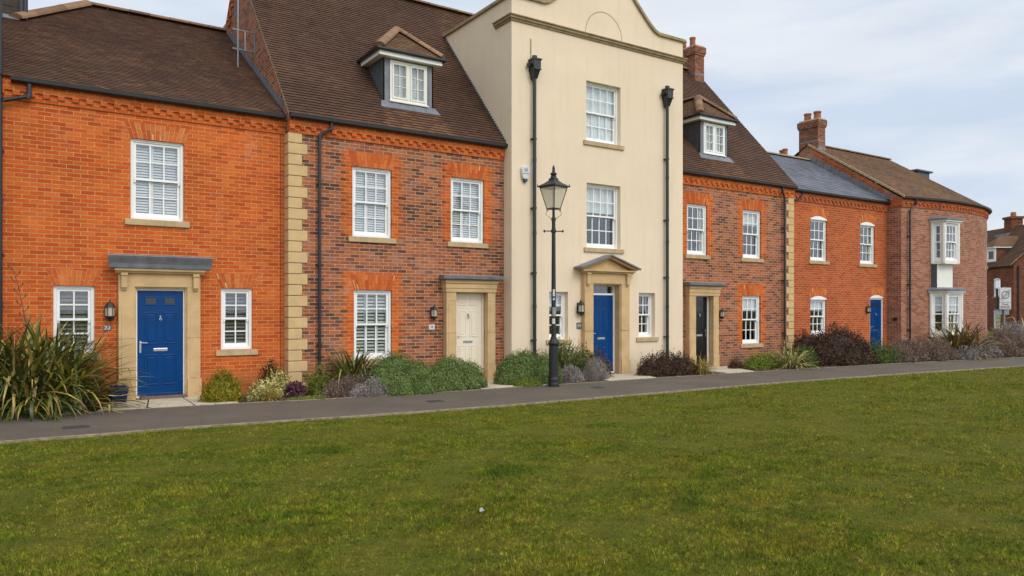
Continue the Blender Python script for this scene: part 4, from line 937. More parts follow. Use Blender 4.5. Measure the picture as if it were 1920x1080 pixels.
sc.build('string_course', 'coping_stone', HT, weld=False)
ar = MB(); n = 24
for i in range(n):
    a, b = math.pi*i/n, math.pi*(i+1)/n; r0, r1 = .615, .632
    p = lambda r, t, o: fT.P(12.97+r*math.cos(t), o, 8.86+r*math.sin(t))
    ar.hexa([p(r0, b, .003), p(r0, a, .003), p(r1, a, .003), p(r1, b, .003), p(r0, b, -.01), p(r0, a, -.01), p(r1, a, -.01), p(r1, b, -.01)])
ar.build('arch_outline', 'edging', HT)
sash_window(HT, fT, *w2, cols=4, rows=2, rec=.12, blind='net'); sash_window(HT, fT, *w1, cols=4, rows=2, rec=.12, blind='halfnet', split=.5)
sash_window(HT, fT, *gL, cols=2, rows=2, rec=.13, blind='roller'); sash_window(HT, fT, *gR, cols=2, rows=2, rec=.13, blind='curtain')
stone_surround(HT, fT, 12.20, 13.74, 12.49, 13.45, 2.60, 2.33, pr=.15, plinth=.38)
c = MB(); c.sweep(fT, [(0, 2.60), (.20, 2.60), (.21, 2.63), (.27, 2.645), (.27, 2.68), (0, 2.69)], 12.16, 13.78, ex0=.3, ex1=.3)
for s in (-1, 1):
    c.hexa([fT.P(12.97+s*.93, .27, 2.68), fT.P(12.97, .27, 3.00), fT.P(12.97, .27, 3.045), fT.P(12.97+s*.93, .27, 2.73)]+[fT.P(12.97+s*.93, 0, 2.68), fT.P(12.97, 0, 3.00), fT.P(12.97, 0, 3.045), fT.P(12.97+s*.93, 0, 2.73)])
c.prism([fT.P(12.20, .13, 2.69), fT.P(13.74, .13, 2.69), fT.P(12.97, .13, 2.99)], (0, .13, 0)); c.build('pediment', 'sandstone', HT, weld=True)
c = MB()
for s in (-1, 1):
    c.hexa([fT.P(12.97+s*1.02, .34, 2.705), fT.P(12.97, .34, 3.05), fT.P(12.97, .34, 3.085), fT.P(12.97+s*1.02, .34, 2.745)]+[fT.P(12.97+s*1.02, -.0, 2.705), fT.P(12.97, 0, 3.05), fT.P(12.97, 0, 3.085), fT.P(12.97+s*1.02, 0, 2.745)])
c.build('canopy', 'lead', HT, weld=True)
sixpanel_door(HT, fT, 12.56, 13.38, -.03, 2.03, 'door_blue', o=-.12, glazed=False, fan=.27, knocker=None)
wall_lantern(HT, fT, 12.11, 1.69, 1.05); number_plate(HT, fT, 12.12, 1.235, .15, .17, '14', 'grey_sign', 'white_sign', .12)
for u, zt in ((10.66, 7.62), (15.19, 7.62)):
    drainpipe(HT, fT, u, -.05, zt-.30, o=.10, r=.045, zs=(.9, 2.55, 4.15, 5.85))
    h = MB(); p = fT.P(u, .11, 0); y = p[1]
    h.hexa([(u-.10, y-.11, zt-.08), (u+.10, y-.11, zt-.08), (u+.105, y-.12, zt+.14), (u-.105, y-.12, zt+.14), (u-.10, -.6, zt-.08), (u+.10, -.6, zt-.08), (u+.105, -.6, zt+.14), (u-.105, -.6, zt+.14)])
    h.box(u-.125, u+.125, y-.14, -.6, zt+.14, zt+.175); h.box(u-.112, u+.112, y-.13, -.6, zt-.10, zt-.07)
    h.hexa([(u-.055, y-.03, zt-.30), (u+.055, y-.03, zt-.30), (u+.095, y-.10, zt-.10), (u-.095, y-.10, zt-.10), (u-.055, -.6, zt-.30), (u+.055, -.6, zt-.30), (u+.095, -.6, zt-.10), (u-.095, -.6, zt-.10)])
    h.box(u-.05, u+.05, y-.03, y+.05, zt+.175, zt+.27); h.box(u-.06, u+.06, y-.115, y-.108, zt-.01, zt+.07); h.box(u-.20, u-.105, y+.0, y+.06, zt-.02, zt+.06)
    h.tube([(u, y+.03, zt-.34), (u, y+.03, zt-.28)], .058, 12)
    h.build('rain_hopper', 'black_pipe', HT, weld=True)
st = MB(); st.fb(fT, 10.60, 10.625, 0, .012, 7.80, 8.32); st.build('cable', 'edging', HT)
al = MB(); 
pp = [(.115, .0), (.12, .10), (.09, .155), (0, .175), (-.09, .155), (-.12, .10), (-.115, 0), (-.09, -.12), (-.055, -.155), (.055, -.155), (.09, -.12)]
al.prism([fT.P(10.42+a, .085, 4.99+b) for a, b in pp], (0, .085, 0)); AL = al.build('alarm_box', 'white_sign', HT, bevel=.02)
al = MB(); al.prism([fT.P(10.42+a, .07, 4.815+b) for a, b in ((-.055, .02), (-.05, -.035), (0, -.055), (.05, -.035), (.055, .02))], (0, .06, 0)); al.build('strobe', 'alarm_blue', AL, bevel=.008)
al = MB(); al.fb(fT, 10.37, 10.47, .085, .088, 5.02, 5.10); al.fb(fT, 10.33, 10.51, .085, .087, 4.96, 4.985); al.build('emblem', 'galvanised', AL)

# ================================================================ low slate-roofed house
H4 = thing('terraced_house', 'low orange brick house with grey slate roof, arched white window heads and narrow blue door', 'house', (24.4, 0, -.06))
f4 = FX(0)
a1 = (22.68, 23.62, 3.345, 4.78); a2 = (25.62, 26.56, 3.335, 4.77); a3 = (22.68, 23.59, .80, 2.03); d4 = (26.24, 27.12, -.06, 2.10)
m = MB(); wall(m, f4, 21.4, 27.35, -.15, 5.47, [a1, a2, a3, d4], .14)
for x in (21.4, 27.35): m.face([(x, 0, -.15), (x, 9, -.15), (x, 9, 5.7), (x, 0, 5.47)])
m.face([(27.35, 9, -.15), (21.4, 9, -.15), (21.4, 9, 5.7), (27.35, 9, 5.7)]); m.build('wall', 'brick_orange_muted', H4)
cornice(H4, f4, 21.42, 27.34, mat='brick_orange_muted'); gutter(H4, f4, 21.45, 27.33)
for a in (a1, a2, a3, d4):
    g = MB(); flat_arch(g, f4, a[0], a[1], a[3]+.0, .29, .10, rise=.10); g.build('arch', ['brick_gauged', 'mortar'], H4, weld=False)
sash_window(H4, f4, *a1, cols=3, rows=2, rec=.05, arch=.098); sash_window(H4, f4, *a2, cols=3, rows=2, rec=.05, arch=.098, blind='curtain')
sash_window(H4, f4, *a3, cols=3, rows=2, rec=.05, arch=.098, blind='roller')
sixpanel_door(H4, f4, 26.30, 27.06, -.03, 2.03, 'door_blue', o=-.05, knocker='chrome')
ah = MB(); n = 10
for i in range(n):
    t0, t1 = i/n, (i+1)/n; c = lambda t: 2.10+.098*(1-(2*t-1)**2); a, b = 26.24+.88*t0, 26.24+.88*t1; P = f4.P
    ah.hexa([P(a, .008, 2.086), P(b, .008, 2.086), P(b, .008, c(t1)), P(a, .008, c(t0)), P(a, -.08, 2.086), P(b, -.08, 2.086), P(b, -.08, c(t1)), P(a, -.08, c(t0))])
ah.build('door_head', 'white_paint', H4)
wall_lantern(H4, f4, 26.02, 1.66, .85)
nk = MB(); nk.tube([f4.P(22.05, .13, 5.60), f4.P(22.05, .13, 5.48), f4.P(22.0, .12, 5.42), f4.P(21.5, .10, 5.24), f4.P(21.42, .16, 5.2)], .034, 8); nk.build('drainpipe', 'black_pipe', H4)
m = MB(); P4 = .612; z4 = lambda y: 5.70+P4*(y+.12); c = math.hypot(1, P4)
tiled(m, [(21.35, 0), (27.33, 0), (27.33, 3.42*c), (21.35, 3.42*c)], (0, -.12, 5.70), (1, 0, 0), (0, 1, P4), .21, .30, .008, jit=.001)
m.face([(21.35, 3.3, z4(3.3)), (27.33, 3.3, z4(3.3)), (27.33, 9, 5.6), (21.35, 9, 5.6)], None, 0, .4); RF = m.build('roof', 'slate', H4, weld=False)
c = MB(); ridge_caps(c, (21.35, 3.3, z4(3.3)+.03), (27.33, 3.3, z4(3.3)+.03), .10); c.build('ridge_tile', 'coping_stone', RF, weld=False)

# ================================================================ bow-fronted house at the corner
H5 = thing('corner_house', 'brown brick house with curved bow front, stacked white bay windows and tall twin pot chimney', 'house', (31, -.6, -.06))
f5 = Fac(ub=27.35, pts=[(27.35, -.55), (28.3, -.72), (29.4, -.90), (30.5, -.99), (31.6, -.98), (32.7, -.86), (33.7, -.60), (34.5, -.28), (35.2, .12), (35.9, .68), (36.5, 1.4), (36.95, 2.3), (37.2, 3.3), (37.3, 4.5)])
U5 = f5.L[-1]
def u_at(x):
    for i in range(len(f5.pts)-1):
        a, b = f5.pts[i], f5.pts[i+1]
        if a[0] <= x <= b[0]: return f5.L[i]+(f5.L[i+1]-f5.L[i])*(x-a[0])/(b[0]-a[0])
DZ = .15
ub0, ub1 = u_at(29.05), u_at(29.95)
us0, us1 = u_at(34.62), u_at(35.30)
m = MB(); wall(m, f5, 27.35, U5, -.15, 5.62, [(ub0, ub1, .70, 2.35), (ub0, ub1, 3.40, 4.95), (us0, us1, 3.50, 4.93), (us0, us1, .80, 2.24)], .12)
Y5 = 3.35; zr5 = 8.50
m.face([(27.35, -.55, -.15), (27.35, -.55, 5.80), (27.35, Y5, zr5-.06), (27.35, 8, 5.4), (27.35, 8, -.15)])
m.face([(37.3, 4.5, -.15), (37.3, 8, -.15), (37.3, 8, 5.8), (37.3, 4.5, 5.8)]); m.face([(37.3, 8, -.15), (27.35, 8, -.15), (27.35, 8, 5.8), (37.3, 8, 5.8)])
m.build('wall', 'brick_bow', H5, weld=False)
cornice(H5, f5, 27.36, U5, mat='brick_orange_muted', z=5.325+DZ); gutter(H5, f5, 27.33, U5, z=5.60+DZ)
# orange return of the cornice and dressings round the side windows
for za, zb in ((4.93, 5.30), (2.24, 2.62)): m = MB(); m.fb(f5, us0-.10, us1+.12, 0, .004, za, zb); m.build('brick_dressing', 'brick_orange_muted', H5)
m = MB(); m.box(27.325, 27.349, -.60, .0, 5.325+DZ, 5.80); m.build('eaves_return', 'brick_orange_muted', H5); m = MB()
yy = .2
while yy < Y5-.1:
    zz = 5.80+(zr5-5.86)*(yy+.6)/(Y5+.6); m.box(27.332, 27.349, yy-.075, yy+.001, zz-.24, zz-.10); yy += .075
m.build('gable_corbel', 'brick_orange_muted', H5)
sash_window(H5, f5, us0, us1, 3.50, 4.93, cols=2, rows=2, rec=-.01, blind=None); sash_window(H5, f5, us0, us1, .80, 2.24, cols=2, rows=2, rec=-.01, blind=None)
# roof: courses lofted from the curved eaves to the ridge
m = MB(); NC = 47; us = np.arange(27.31, U5, .165).tolist()+[U5]
def eave(u): return Vector(f5.P(u, .12, 5.70+DZ))
def apex(u): e = eave(u); return Vector((min(max(e.x, 27.30), 33.4), Y5, zr5))
for k in range(NC):
    t0, t1 = k/NC, (k+1)/NC
    for i in range(len(us)-1):
        off = .5 if k % 2 else 0
        a = us[i]+(.0825 if k % 2 else 0); b = min(us[i+1]+(.0825 if k % 2 else 0), U5)-.003
        if a >= U5: continue
        E0, E1, R0, R1 = eave(a), eave(b), apex(a), apex(b); p0, p1, q1, q0 = E0.lerp(R0, t0), E1.lerp(R1, t0), E1.lerp(R1, t1), E0.lerp(R0, t1)
        if (p1-p0).length < .01: continue
        r = random.random(); l = Vector((0, -.008, .014))+Vector((0, 0, random.uniform(-.003, .003)))
        p0 += l; p1 += l; m.face([p0, p1, q1+l*.1, q0+l*.1], [(a, t0*5), (b, t0*5), (b, t1*5), (a, t1*5)], 0, r)
        d = Vector((0, 0, -.025)); m.face([p0+d, p1+d, p1, p0], None, 0, r)
m.face([(27.3, Y5, zr5), (33.4, Y5, zr5), (37.3, 8.1, 5.8), (27.3, 8.1, 5.8)], None, 0, .4); m.face([(33.4, Y5, zr5), (37.4, 4.5, 5.86), (37.4, 8.1, 5.8)], None, 0, .4)
RF = m.build('roof', 'clay_tile_warm', H5, weld=False)
c = MB(); ridge_caps(c, (27.9, Y5, zr5+.03), (33.4, Y5, zr5+.03), .10); c.build('ridge_tile', 'ridge_clay', RF, weld=False)
v = MB(); v.prism([(27.305, -.68, 5.80), (27.305, Y5, zr5-.06), (27.305, Y5, zr5+.03), (27.305, -.68, 5.89)], (.05, 0, 0)); v.build('verge', 'sill_stone', RF)
m = MB(); 
for i in range(20):
    ya = -.12+i*.172; m.box(27.325, 27.347, ya, ya+.178, z4(ya)+.01, z4(ya)+.24)
m.build('flashing', 'lead', H5)
chimney(H5, 27.36, 27.84, 2.90, 3.80, 7.9, 9.46, 'brick_chimney', [(27.60, 3.10, .15), (27.60, 3.55, .15)], lead=0, band=True, ph=.36)
m = MB(); m.box(27.352, 27.85, 2.885, 2.90, 7.95, 8.36); m.build('flashing', 'lead', H5)
chimney(H5, 32.1, 32.62, 7.9, 8.7, 4.5, 9.35, 'brick_chimney', [(32.25, 8.1, .13), (32.40, 8.4, .13)], band=False, ph=.38)
m = MB(); m.box(35.5, 36.55, 3.2, 4.4, 6.3, 8.20); m.box(35.3, 36.70, 3.1, 4.5, 8.20, 8.27); m.build('roof_box', 'lead_dark', H5)
pu = u_at(27.70); drainpipe(H5, f5, pu, -.05, 5.30, o=.09, r=.036, zs=(.9, 2.6, 4.4), neck=[(pu+.30, .125, 5.76), (pu+.30, .125, 5.60), (pu+.26, .12, 5.52), (pu+.04, .09, 5.36), (pu, .09, 5.30), (pu, .09, 5.15)])
m = MB(); m.box(27.33, 27.349, -.40, -.24, 1.25, 1.36); m.build('meter_box', 'iron_black', H5)
# the two canted bays
def bay(z0, z1, W, base=False):
    """W: four plan points from wall to wall"""
    first = None
    for i in range(3):
        a, b = W[i], W[i+1]; L_ = math.hypot(b[0]-a[0], b[1]-a[1]); F = Fac(a[0], a[1], (b[0]-a[0])/L_, (b[1]-a[1])/L_)
        sash_window(H5, F, .05, L_-.05, z0, z1, cols=1 if i != 1 else 3, rows=2, rec=-.004, blind='halfnet' if base else 'curtain', sill=None)
    m = MB()
    for p in W[1:3]: m.lathe(p[0], p[1]+.02, [(.075, z0-.10), (.075, z1+.02)], 8)
    for p in (W[0], W[3]): m.lathe(p[0], p[1]-.02, [(.06, z0-.10), (.06, z1+.02)], 8)
    def slab(e, za, zb):
        c = ((W[1][0]+W[2][0])/2, (W[0][1]+W[3][1])/2)
        q = [(W[0][0]-e, W[0][1]+.1), (W[1][0]-e*.7, W[1][1]-e), (W[2][0]+e*.7, W[2][1]-e), (W[3][0]+e, W[3][1]+.1)]
        m.prism([(x, y, za) for x, y in q], (0, 0, zb-za))
    slab(.03, z0-.12, z0-.004); slab(.06, z1+.004, z1+.07); slab(.12, z1+.07, z1+.13)
    m.build('bay_frame', 'cream_paint', H5, weld=False)
BW = [(28.93, -.84), (29.05, -1.25), (29.85, -1.36), (30.05, -.98)]
BW2 = [(28.86, -.84), (29.12, -1.30), (29.97, -1.42), (30.26, -.98)]
bay(3.50, 4.90, BW); bay(.74, 2.24, BW2, True)
m = MB(); AP = [(28.95, -.84), (28.98, -1.02), (29.82, -1.17), (29.99, -.98)]
m.prism([(x, y, 2.42) for x, y in AP], (0, 0, .97)); m.build('bay_apron', 'cream_paint', H5)
m = MB(); m.prism([(28.945, -.84, 2.45), (28.975, -1.022, 2.45), (28.975, -1.022, 3.38), (28.945, -.84, 3.38)], (-.012, .006, 0)); m.build('lead_cheek', 'lead_dark', H5)
def skirt(W, za, zb, e, name):
    m = MB(); a = [(W[0][0]-e, W[0][1]+.05), (W[1][0]-e*.7, W[1][1]-e), (W[2][0]+e*.7, W[2][1]-e), (W[3][0]+e, W[3][1]+.05)]
    cx = sum(p[0] for p in W)/4; b = [(cx+(x-cx)*.80, y+(.0 if i in (0, 3) else .30)) for i, (x, y) in enumerate(a)]
    m.prism([(x, y, za) for x, y in a], (0, 0, .06))
    for i in range(3): m.face([(*a[i], za+.06), (*a[i+1], za+.06), (*b[i+1], zb), (*b[i], zb)])
    m.face([(x, y, zb) for x, y in b]); return m.build(name, 'lead', H5, weld=False)
skirt(BW2, 2.37, 2.50, .17, 'bay_roof'); skirt(BW, 5.03, 5.16, .16, 'bay_roof')

# ================================================================ distant house beyond the corner
H6 = thing('distant_house', 'far brown brick house with tiled roof, dormer and chimney behind the road sign', 'house', (66.5, 12.15, -.1))
C6 = Vector((66.5, 12.15, 0)); FWD = Vector((.552, .834, 0)); RT = Vector((.834, -.552, 0))
fa = Fac(C6.x+FWD.x*14, C6.y+FWD.y*14, -FWD.x, -FWD.y); fb_ = Fac(C6.x, C6.y, RT.x, RT.y)
hu = [(14-2.5, 14-1.62, 2.77, 4.2), (14-2.5, 14-1.62, .1, 1.55)]
m = MB(); wall(m, fa, 0, 14, -1, 5.3, hu, .1); wall(m, fb_, 0, 8, -1, 5.35)
G = [fb_.P(0, 0, 5.35), fb_.P(8, 0, 5.35), fb_.P(4, 0, 8.85)]; m.face(G)
m.build('wall', 'brick_brown', H6, weld=False)
m = MB(); up = math.hypot(4.2, 3.7)
O6 = C6-RT*.25+FWD*14.2; tiled(m, [(0, 0), (14.4, 0), (14.4, up), (0, up)], (O6.x, O6.y, 5.22), -FWD, RT*4.25+Vector((0, 0, 3.78)), .13, .2, .02)
a = C6+RT*8.25; m.face([(a.x, a.y, 5.2), tuple(C6+RT*4+Vector((0, 0, 9.0))), tuple(C6+RT*4+FWD*14+Vector((0, 0, 9.0))), tuple(a+FWD*14+Vector((0, 0, 5.2)))], None, 0, .3)
RF = m.build('roof', 'clay_tile', H6, weld=False)
m = MB(); p = lambda s, z, f=-.03: tuple(C6+RT*s+FWD*f+Vector((0, 0, z)))
m.hexa([p(-.25, 5.15), p(4, 8.85), p(4, 9.02), p(-.25, 5.32), p(-.25, 5.15, .0), p(4, 8.85, .0), p(4, 9.02, .0), p(-.25, 5.32, .0)]); m.build('verge', 'edging', RF)
gutter(H6, fa, 0, 14.0, z=5.12)
for h in hu: sash_window(H6, fa, *h, cols=3, rows=2, rec=.03, sill='coping_stone', arch=.09)
m = MB(); 
def cbox(m, s0, s1, t0, t1, z0, z1):
    q = lambda s, t, z: tuple(C6+RT*s+FWD*t+Vector((0, 0, z)))
    m.hexa([q(s0, t0, z0), q(s1, t0, z0), q(s1, t0, z1), q(s0, t0, z1), q(s0, t1, z0), q(s1, t1, z0), q(s1, t1, z1), q(s0, t1, z1)])
cbox(m, .35, 2.4, 2.75, 3.85, 5.6, 6.85); D6 = m.build('dormer', 'brick_brown', H6)
m = MB(); cbox(m, .30, .352, 2.72, 3.88, 5.7, 6.85); cbox(m, .12, 2.1, 2.60, 4.0, 6.85, 6.98); D6b = m.build('window_frame', 'white_paint', D6)
m = MB(); cbox(m, .285, .299, 2.98, 3.6, 5.95, 6.6); m.build('pane', 'car_glass', D6)
m = MB(); q = lambda s, t, z: tuple(C6+RT*s+FWD*t+Vector((0, 0, z)))
for tri in ([(.05, 2.55, 6.98), (2.2, 2.55, 6.98), (2.6, 3.3, 7.9), (1.0, 3.3, 7.9)], [(.05, 2.55, 6.98), (1.0, 3.3, 7.9), (.05, 4.05, 6.98)], [(.05, 4.05, 6.98), (1.0, 3.3, 7.9), (2.6, 3.3, 7.9), (2.2, 4.05, 6.98)]): m.face([q(*v) for v in tri], None, 0, .5)
m.build('dormer_roof', 'clay_tile_warm', D6, weld=False)
m = MB(); cbox(m, 3.55, 4.55, 5.6, 6.6, 8.2, 9.65); cbox(m, 3.45, 4.65, 5.5, 6.7, 9.65, 9.85); CH = m.build('chimney', 'brick_brown', H6)
m = MB(); c_ = C6+RT*4.05+FWD*6.1; m.lathe(c_.x, c_.y, [(.24, 9.85), (.2, 10.2), (.22, 10.25)], 12); m.build('chimney_pot', 'terracotta', CH)
m = MB(); cbox(m, 2.9, 3.7, 5.2, 6.9, 8.1, 8.35); m.build('flashing', 'lead', CH)
m = MB(); m.tube([tuple(C6+RT*.35-FWD*.08+Vector((0, 0, z))) for z in (-.5, 5.2)], .06, 8); m.build('drainpipe', 'black_pipe', H6)
m = MB(); m.tube([tuple(C6+RT*.9+FWD*5.0+Vector((0, 0, z))) for z in (6.2, 7.6)], .08, 8); m.build('flue', 'galvanised', H6)

# ================================================================ street lamp
LX, LY = 10.05, -2.30
SL = thing('street_lamp', 'tall black heritage lamp post with tapered glass lantern in front of the cream house', 'street lamp', (LX, LY, -.06))
m = MB(); B = -.068
m.lathe(LX, LY, [(.125, B), (.125, B+.06), (.118, B+.10), (.122, B+.14), (.122, B+.17), (.105, B+.19), (.100, .16), (.100, .84), (.108, .86), (.125, .88), (.125, .91), (.108, .925), (.100, .955), (.075, .985), (.07, 1.03), (.060, 1.04)], 24)
for j in range(12):
    a = 2*math.pi*j/12; m.tube([(LX+.098*math.cos(a), LY+.098*math.sin(a), .16), (LX+.098*math.cos(a), LY+.098*math.sin(a), .83)], .008, 5)
m.build('base', 'iron_black', SL, weld=False)
m = MB(); m.lathe(LX, LY, [(.055, 1.0), (.050, 2.0), (.043, 3.36), (.058, 3.37), (.060, 3.43), (.043, 3.44), (.040, 3.62), (.050, 3.63), (.050, 3.70), (.030, 3.71), (.028, 3.90)], 20); m.build('pole', 'iron_black', SL)
m = MB(); m.tube([(LX-.20*math.cos(R(33)), LY+.20*math.sin(R(33)), 3.405), (LX+.20*math.cos(R(33)), LY-.20*math.sin(R(33)), 3.395)], .012, 8)
for s in (-1, 1): q_ = (LX+s*.205*math.cos(R(33)), LY-s*.205*math.sin(R(33))); m.lathe(q_[0], q_[1], [(.006, 3.37), (.022, 3.385), (.024, 3.40), (.022, 3.415), (.006, 3.43)], 10)
m.build('ladder_bar', 'iron_black', SL)
lo, hi, zb, zt = .115, .235, 3.90, 4.38; ro = R(12)
def sq(r, z): return [(LX+r*math.sqrt(2)*.92*math.cos(ro+math.pi/4+k*math.pi/2), LY+r*math.sqrt(2)*.92*math.sin(ro+math.pi/4+k*math.pi/2), z) for k in range(4)]
m = MB(); a, b = sq(lo, zb), sq(hi, zt)
for i in range(4):
    m.tube([a[i], b[i]], .011, 6); m.tube([a[i], a[(i+1) % 4]], .013, 6); m.tube([b[i], b[(i+1) % 4]], .018, 6); m.tube([a[i], (a[i][0], a[i][1], zb-.05)], .012, 6)
    for t in (.25, .45, .65, .85): p_ = Vector(a[i]).lerp(Vector(b[i]), t); m.lathe(p_.x, p_.y, [(.004, p_.z-.018), (.017, p_.z), (.004, p_.z+.018)], 6)
m.lathe(LX, LY, [(.02, zb-.02), (.05, zb-.01), (.115*1.3, zb)], 8, rot=ro)
m.build('lantern_frame', 'iron_black', SL, weld=False)
m = MB()
for i in range(4): m.face([a[i], a[(i+1) % 4], b[(i+1) % 4], b[i]])
m.build('lantern_glass', 'lantern_glass', SL)
m = MB(); tiers = [(hi+.035, zt+.0), (hi+.03, zt+.03), (.15, zt+.10), (.085, zt+.155), (.080, zt+.20)]
rr = [sq(r, z) for r, z in tiers]
for A, Bq in zip(rr, rr[1:]):
    for i in range(4): m.face([A[i], A[(i+1) % 4], Bq[(i+1) % 4], Bq[i]])
m.face(rr[0][::-1]); m.face(rr[-1])
m.lathe(LX, LY, [(.075, zt+.16), (.070, zt+.24), (.050, zt+.26), (.075, zt+.29), (.075, zt+.31), (.035, zt+.34), (.028, zt+.42), (.034, zt+.43), (.02, zt+.46), (.012, zt+.49), (.004, zt+.50)], 14)
for c_ in sq(hi+.04, zt+.02): m.lathe(c_[0], c_[1], [(.012, zt+.0), (.014, zt+.03), (.003, zt+.075)], 8)
m.build('lantern_roof', 'iron_black', SL, weld=False)
m = MB()
for s in (-1, 1):
    cx_, cy_ = math.cos(R(33)), -math.sin(R(33)); g_ = lambda d, z: (LX+s*d*cx_, LY+s*d*cy_, z)
    m.tube([g_(.045, 3.66), g_(.10, 3.72), g_(.165, 3.76), g_(.172, 3.82), g_(.12, 3.865), g_(.10, 3.89)], .006, 6)
m.build('bracket', 'iron_black', SL)
m = MB(); m.lathe(LX, LY, [(.03, 3.9), (.03, 4.0), (.018, 4.05), (.018, 4.30)], 10); m.build('lamp_unit', 'white_sign', SL)
# stickers on the post
def sticker(z0, z1, a0, a1, mat, r=.0555):
    m = MB(); n = 6
    for i in range(n):
        t0, t1 = R(a0+(a1-a0)*i/n), R(a0+(a1-a0)*(i+1)/n); p_ = lambda t, z: (LX+r*math.cos(t), LY+r*math.sin(t), z)
        m.face([p_(t0, z0), p_(t1, z0), p_(t1, z1), p_(t0, z1)])
    return m.build('sticker', mat, SL)
sticker(1.86, 2.10, 215, 262, 'white_sign'); sticker(1.90, 1.95, 218, 258, 'alarm_blue', .0560); sticker(1.50, 1.70, 195, 300, 'galvanised', .0560); sticker(1.33, 1.45, 200, 270, 'white_sign', .0565); sticker(1.56, 1.62, 230, 290, 'sill_stone', .0565)

# ================================================================ food caddy, junction post, road sign, car, litter
CD = thing('storage_caddy', 'small dark blue lidded food waste caddy beside the left blue door', 'caddy', (1.60, -.32, -.06))
m = MB(); m.hexa([(1.47, -.44, -.055), (1.71, -.44, -.055), (1.745, -.47, .20), (1.435, -.47, .20), (1.47, -.22, -.055), (1.71, -.22, -.055), (1.745, -.19, .20), (1.435, -.19, .20)]); m.build('bin', 'caddy_blue', CD, bevel=.012)
m = MB(); m.box(1.415, 1.765, -.49, -.17, .201, .222); m.hexa([(1.43, -.48, .222), (1.75, -.48, .222), (1.71, -.44, .255), (1.47, -.44, .255), (1.43, -.18, .222), (1.75, -.18, .222), (1.71, -.22, .255), (1.47, -.22, .255)]); m.build('lid', 'caddy_blue', CD, bevel=.008)
m = MB(); m.tube([(1.43, -.33, .16), (1.41, -.48, .10), (1.59, -.50, .08), (1.77, -.48, .10), (1.75, -.33, .16)], .007, 6); m.build('handle', 'chrome', CD)
JB = thing('service_post', 'small dark grey service box standing against the wall right of the cream door', 'service box', (9.93, -.40, -.06))
m = MB(); m.box(9.87, 10.02, -.48, -.33, -.10, .17); m.box(9.84, 10.03, -.56, -.30, .17, .31); m.build('cabinet', 'lead_dark', JB, bevel=.012)
m = MB(); m.box(9.85, 10.02, -.567, -.56, .19, .29); m.build('cover', 'lead', JB, bevel=.003)

SG = thing('road_sign', 'white rectangular parking zone ends sign on a grey post at the right', 'road sign', (37.35, .25, -.1))
S0 = Vector((37.35, .25, 0)); ST = RT
def sbox(m, s0, s1, d0, d1, z0, z1):
    q = lambda s, d, z: tuple(S0+ST*s+FWD*d+Vector((0, 0, z)))
    m.hexa([q(s0, d0, z0), q(s1, d0, z0), q(s1, d0, z1), q(s0, d0, z1), q(s0, d1, z0), q(s1, d1, z0), q(s1, d1, z1), q(s0, d1, z1)])
m = MB(); m.tube([tuple(S0+FWD*.06+Vector((0, 0, z))) for z in (-.3, 2.70)], .038, 12); m.build('post', 'galvanised', SG)
m = MB(); sbox(m, -.25, .27, -.012, .012, 1.68, 2.66); P_ = m.build('panel', 'white_sign', SG, bevel=.004)
m = MB(); sbox(m, -.235, .255, -.0150, -.0125, 1.985, 2.0)
n = 20; cc = (0.01, 2.33)
for i in range(n):
    a, b = 2*math.pi*i/n, 2*math.pi*(i+1)/n; q = lambda r, t, d: tuple(S0+ST*(cc[0]+r*math.cos(t))+FWD*d+Vector((0, 0, cc[1]+r*math.sin(t))))
    m.hexa([q(.145, a, -.015), q(.145, b, -.015), q(.18, b, -.015), q(.18, a, -.015), q(.145, a, -.012), q(.145, b, -.012), q(.18, b, -.012), q(.18, a, -.012)])
for k in (-.035, 0, .035):
    q = lambda s, z, d: tuple(S0+ST*s+FWD*d+Vector((0, 0, z))); e = .012
    m.hexa([q(-.19+k, 2.11-k, -.017), q(-.19+k+e, 2.11-k-e, -.017), q(.21+k+e, 2.56-k-e, -.017), q(.21+k, 2.56-k, -.017), q(-.19+k, 2.11-k, -.0145), q(-.19+k+e, 2.11-k-e, -.0145), q(.21+k+e, 2.56-k-e, -.0145), q(.21+k, 2.56-k, -.0145)])
m.build('cancel_symbol', 'grey_sign', P_)
rz = math.atan2(RT.y, RT.x)
text_mesh('zone_lettering', 'Zone', .13, 'sign_red', S0+Vector((0, 0, 1.91))-FWD*.014, rz, P_); text_mesh('ends_lettering', 'ENDS', .17, 'grey_sign', S0+Vector((0, 0, 1.77))-FWD*.014, rz, P_)
m = MB(); sbox(m, -.36, -.255, .06, .085, 1.68, 2.62); m.build('rear_panel', 'iron_black', SG, bevel=.003)
m = MB(); sbox(m, -.40, .25, .10, .12, 1.44, 1.72); m.build('lower_plate', 'galvanised', SG, bevel=.003)

CARO = thing('parked_car', 'dark blue parked car mostly out of frame at the right edge behind the plants', 'car', (48.6, 2.4, -.1))
K0 = Vector((48.9, 2.3, 0)); 
def kp(s, d, z): return tuple(K0+RT*s+FWD*d+Vector((0, 0, z)))
prof = [(-2.1, .25), (-2.12, .55), (-2.0, .74), (-1.3, .90), (-.75, .98), (.0, 1.42), (.9, 1.46), (1.6, 1.20), (2.0, .98), (2.1, .6), (2.08, .25)]
m = MB(); m.prism([kp(s, -.85, z) for s, z in prof], tuple(FWD*1.7)); m.build('body', 'car_blue', CARO, bevel=.06)
m = MB(); m.prism([kp(s, -.865, z) for s, z in [(-.55, 1.0), (.03, 1.36), (.85, 1.39), (1.45, 1.03)]], tuple(FWD*.01)); m.prism([kp(s, -.7, z+.012) for s, z in [(-.72, 1.0), (-.02, 1.42), (-.03, 1.41), (-.73, .99)]], tuple(FWD*1.4)); m.build('glazing', 'car_glass', CARO)
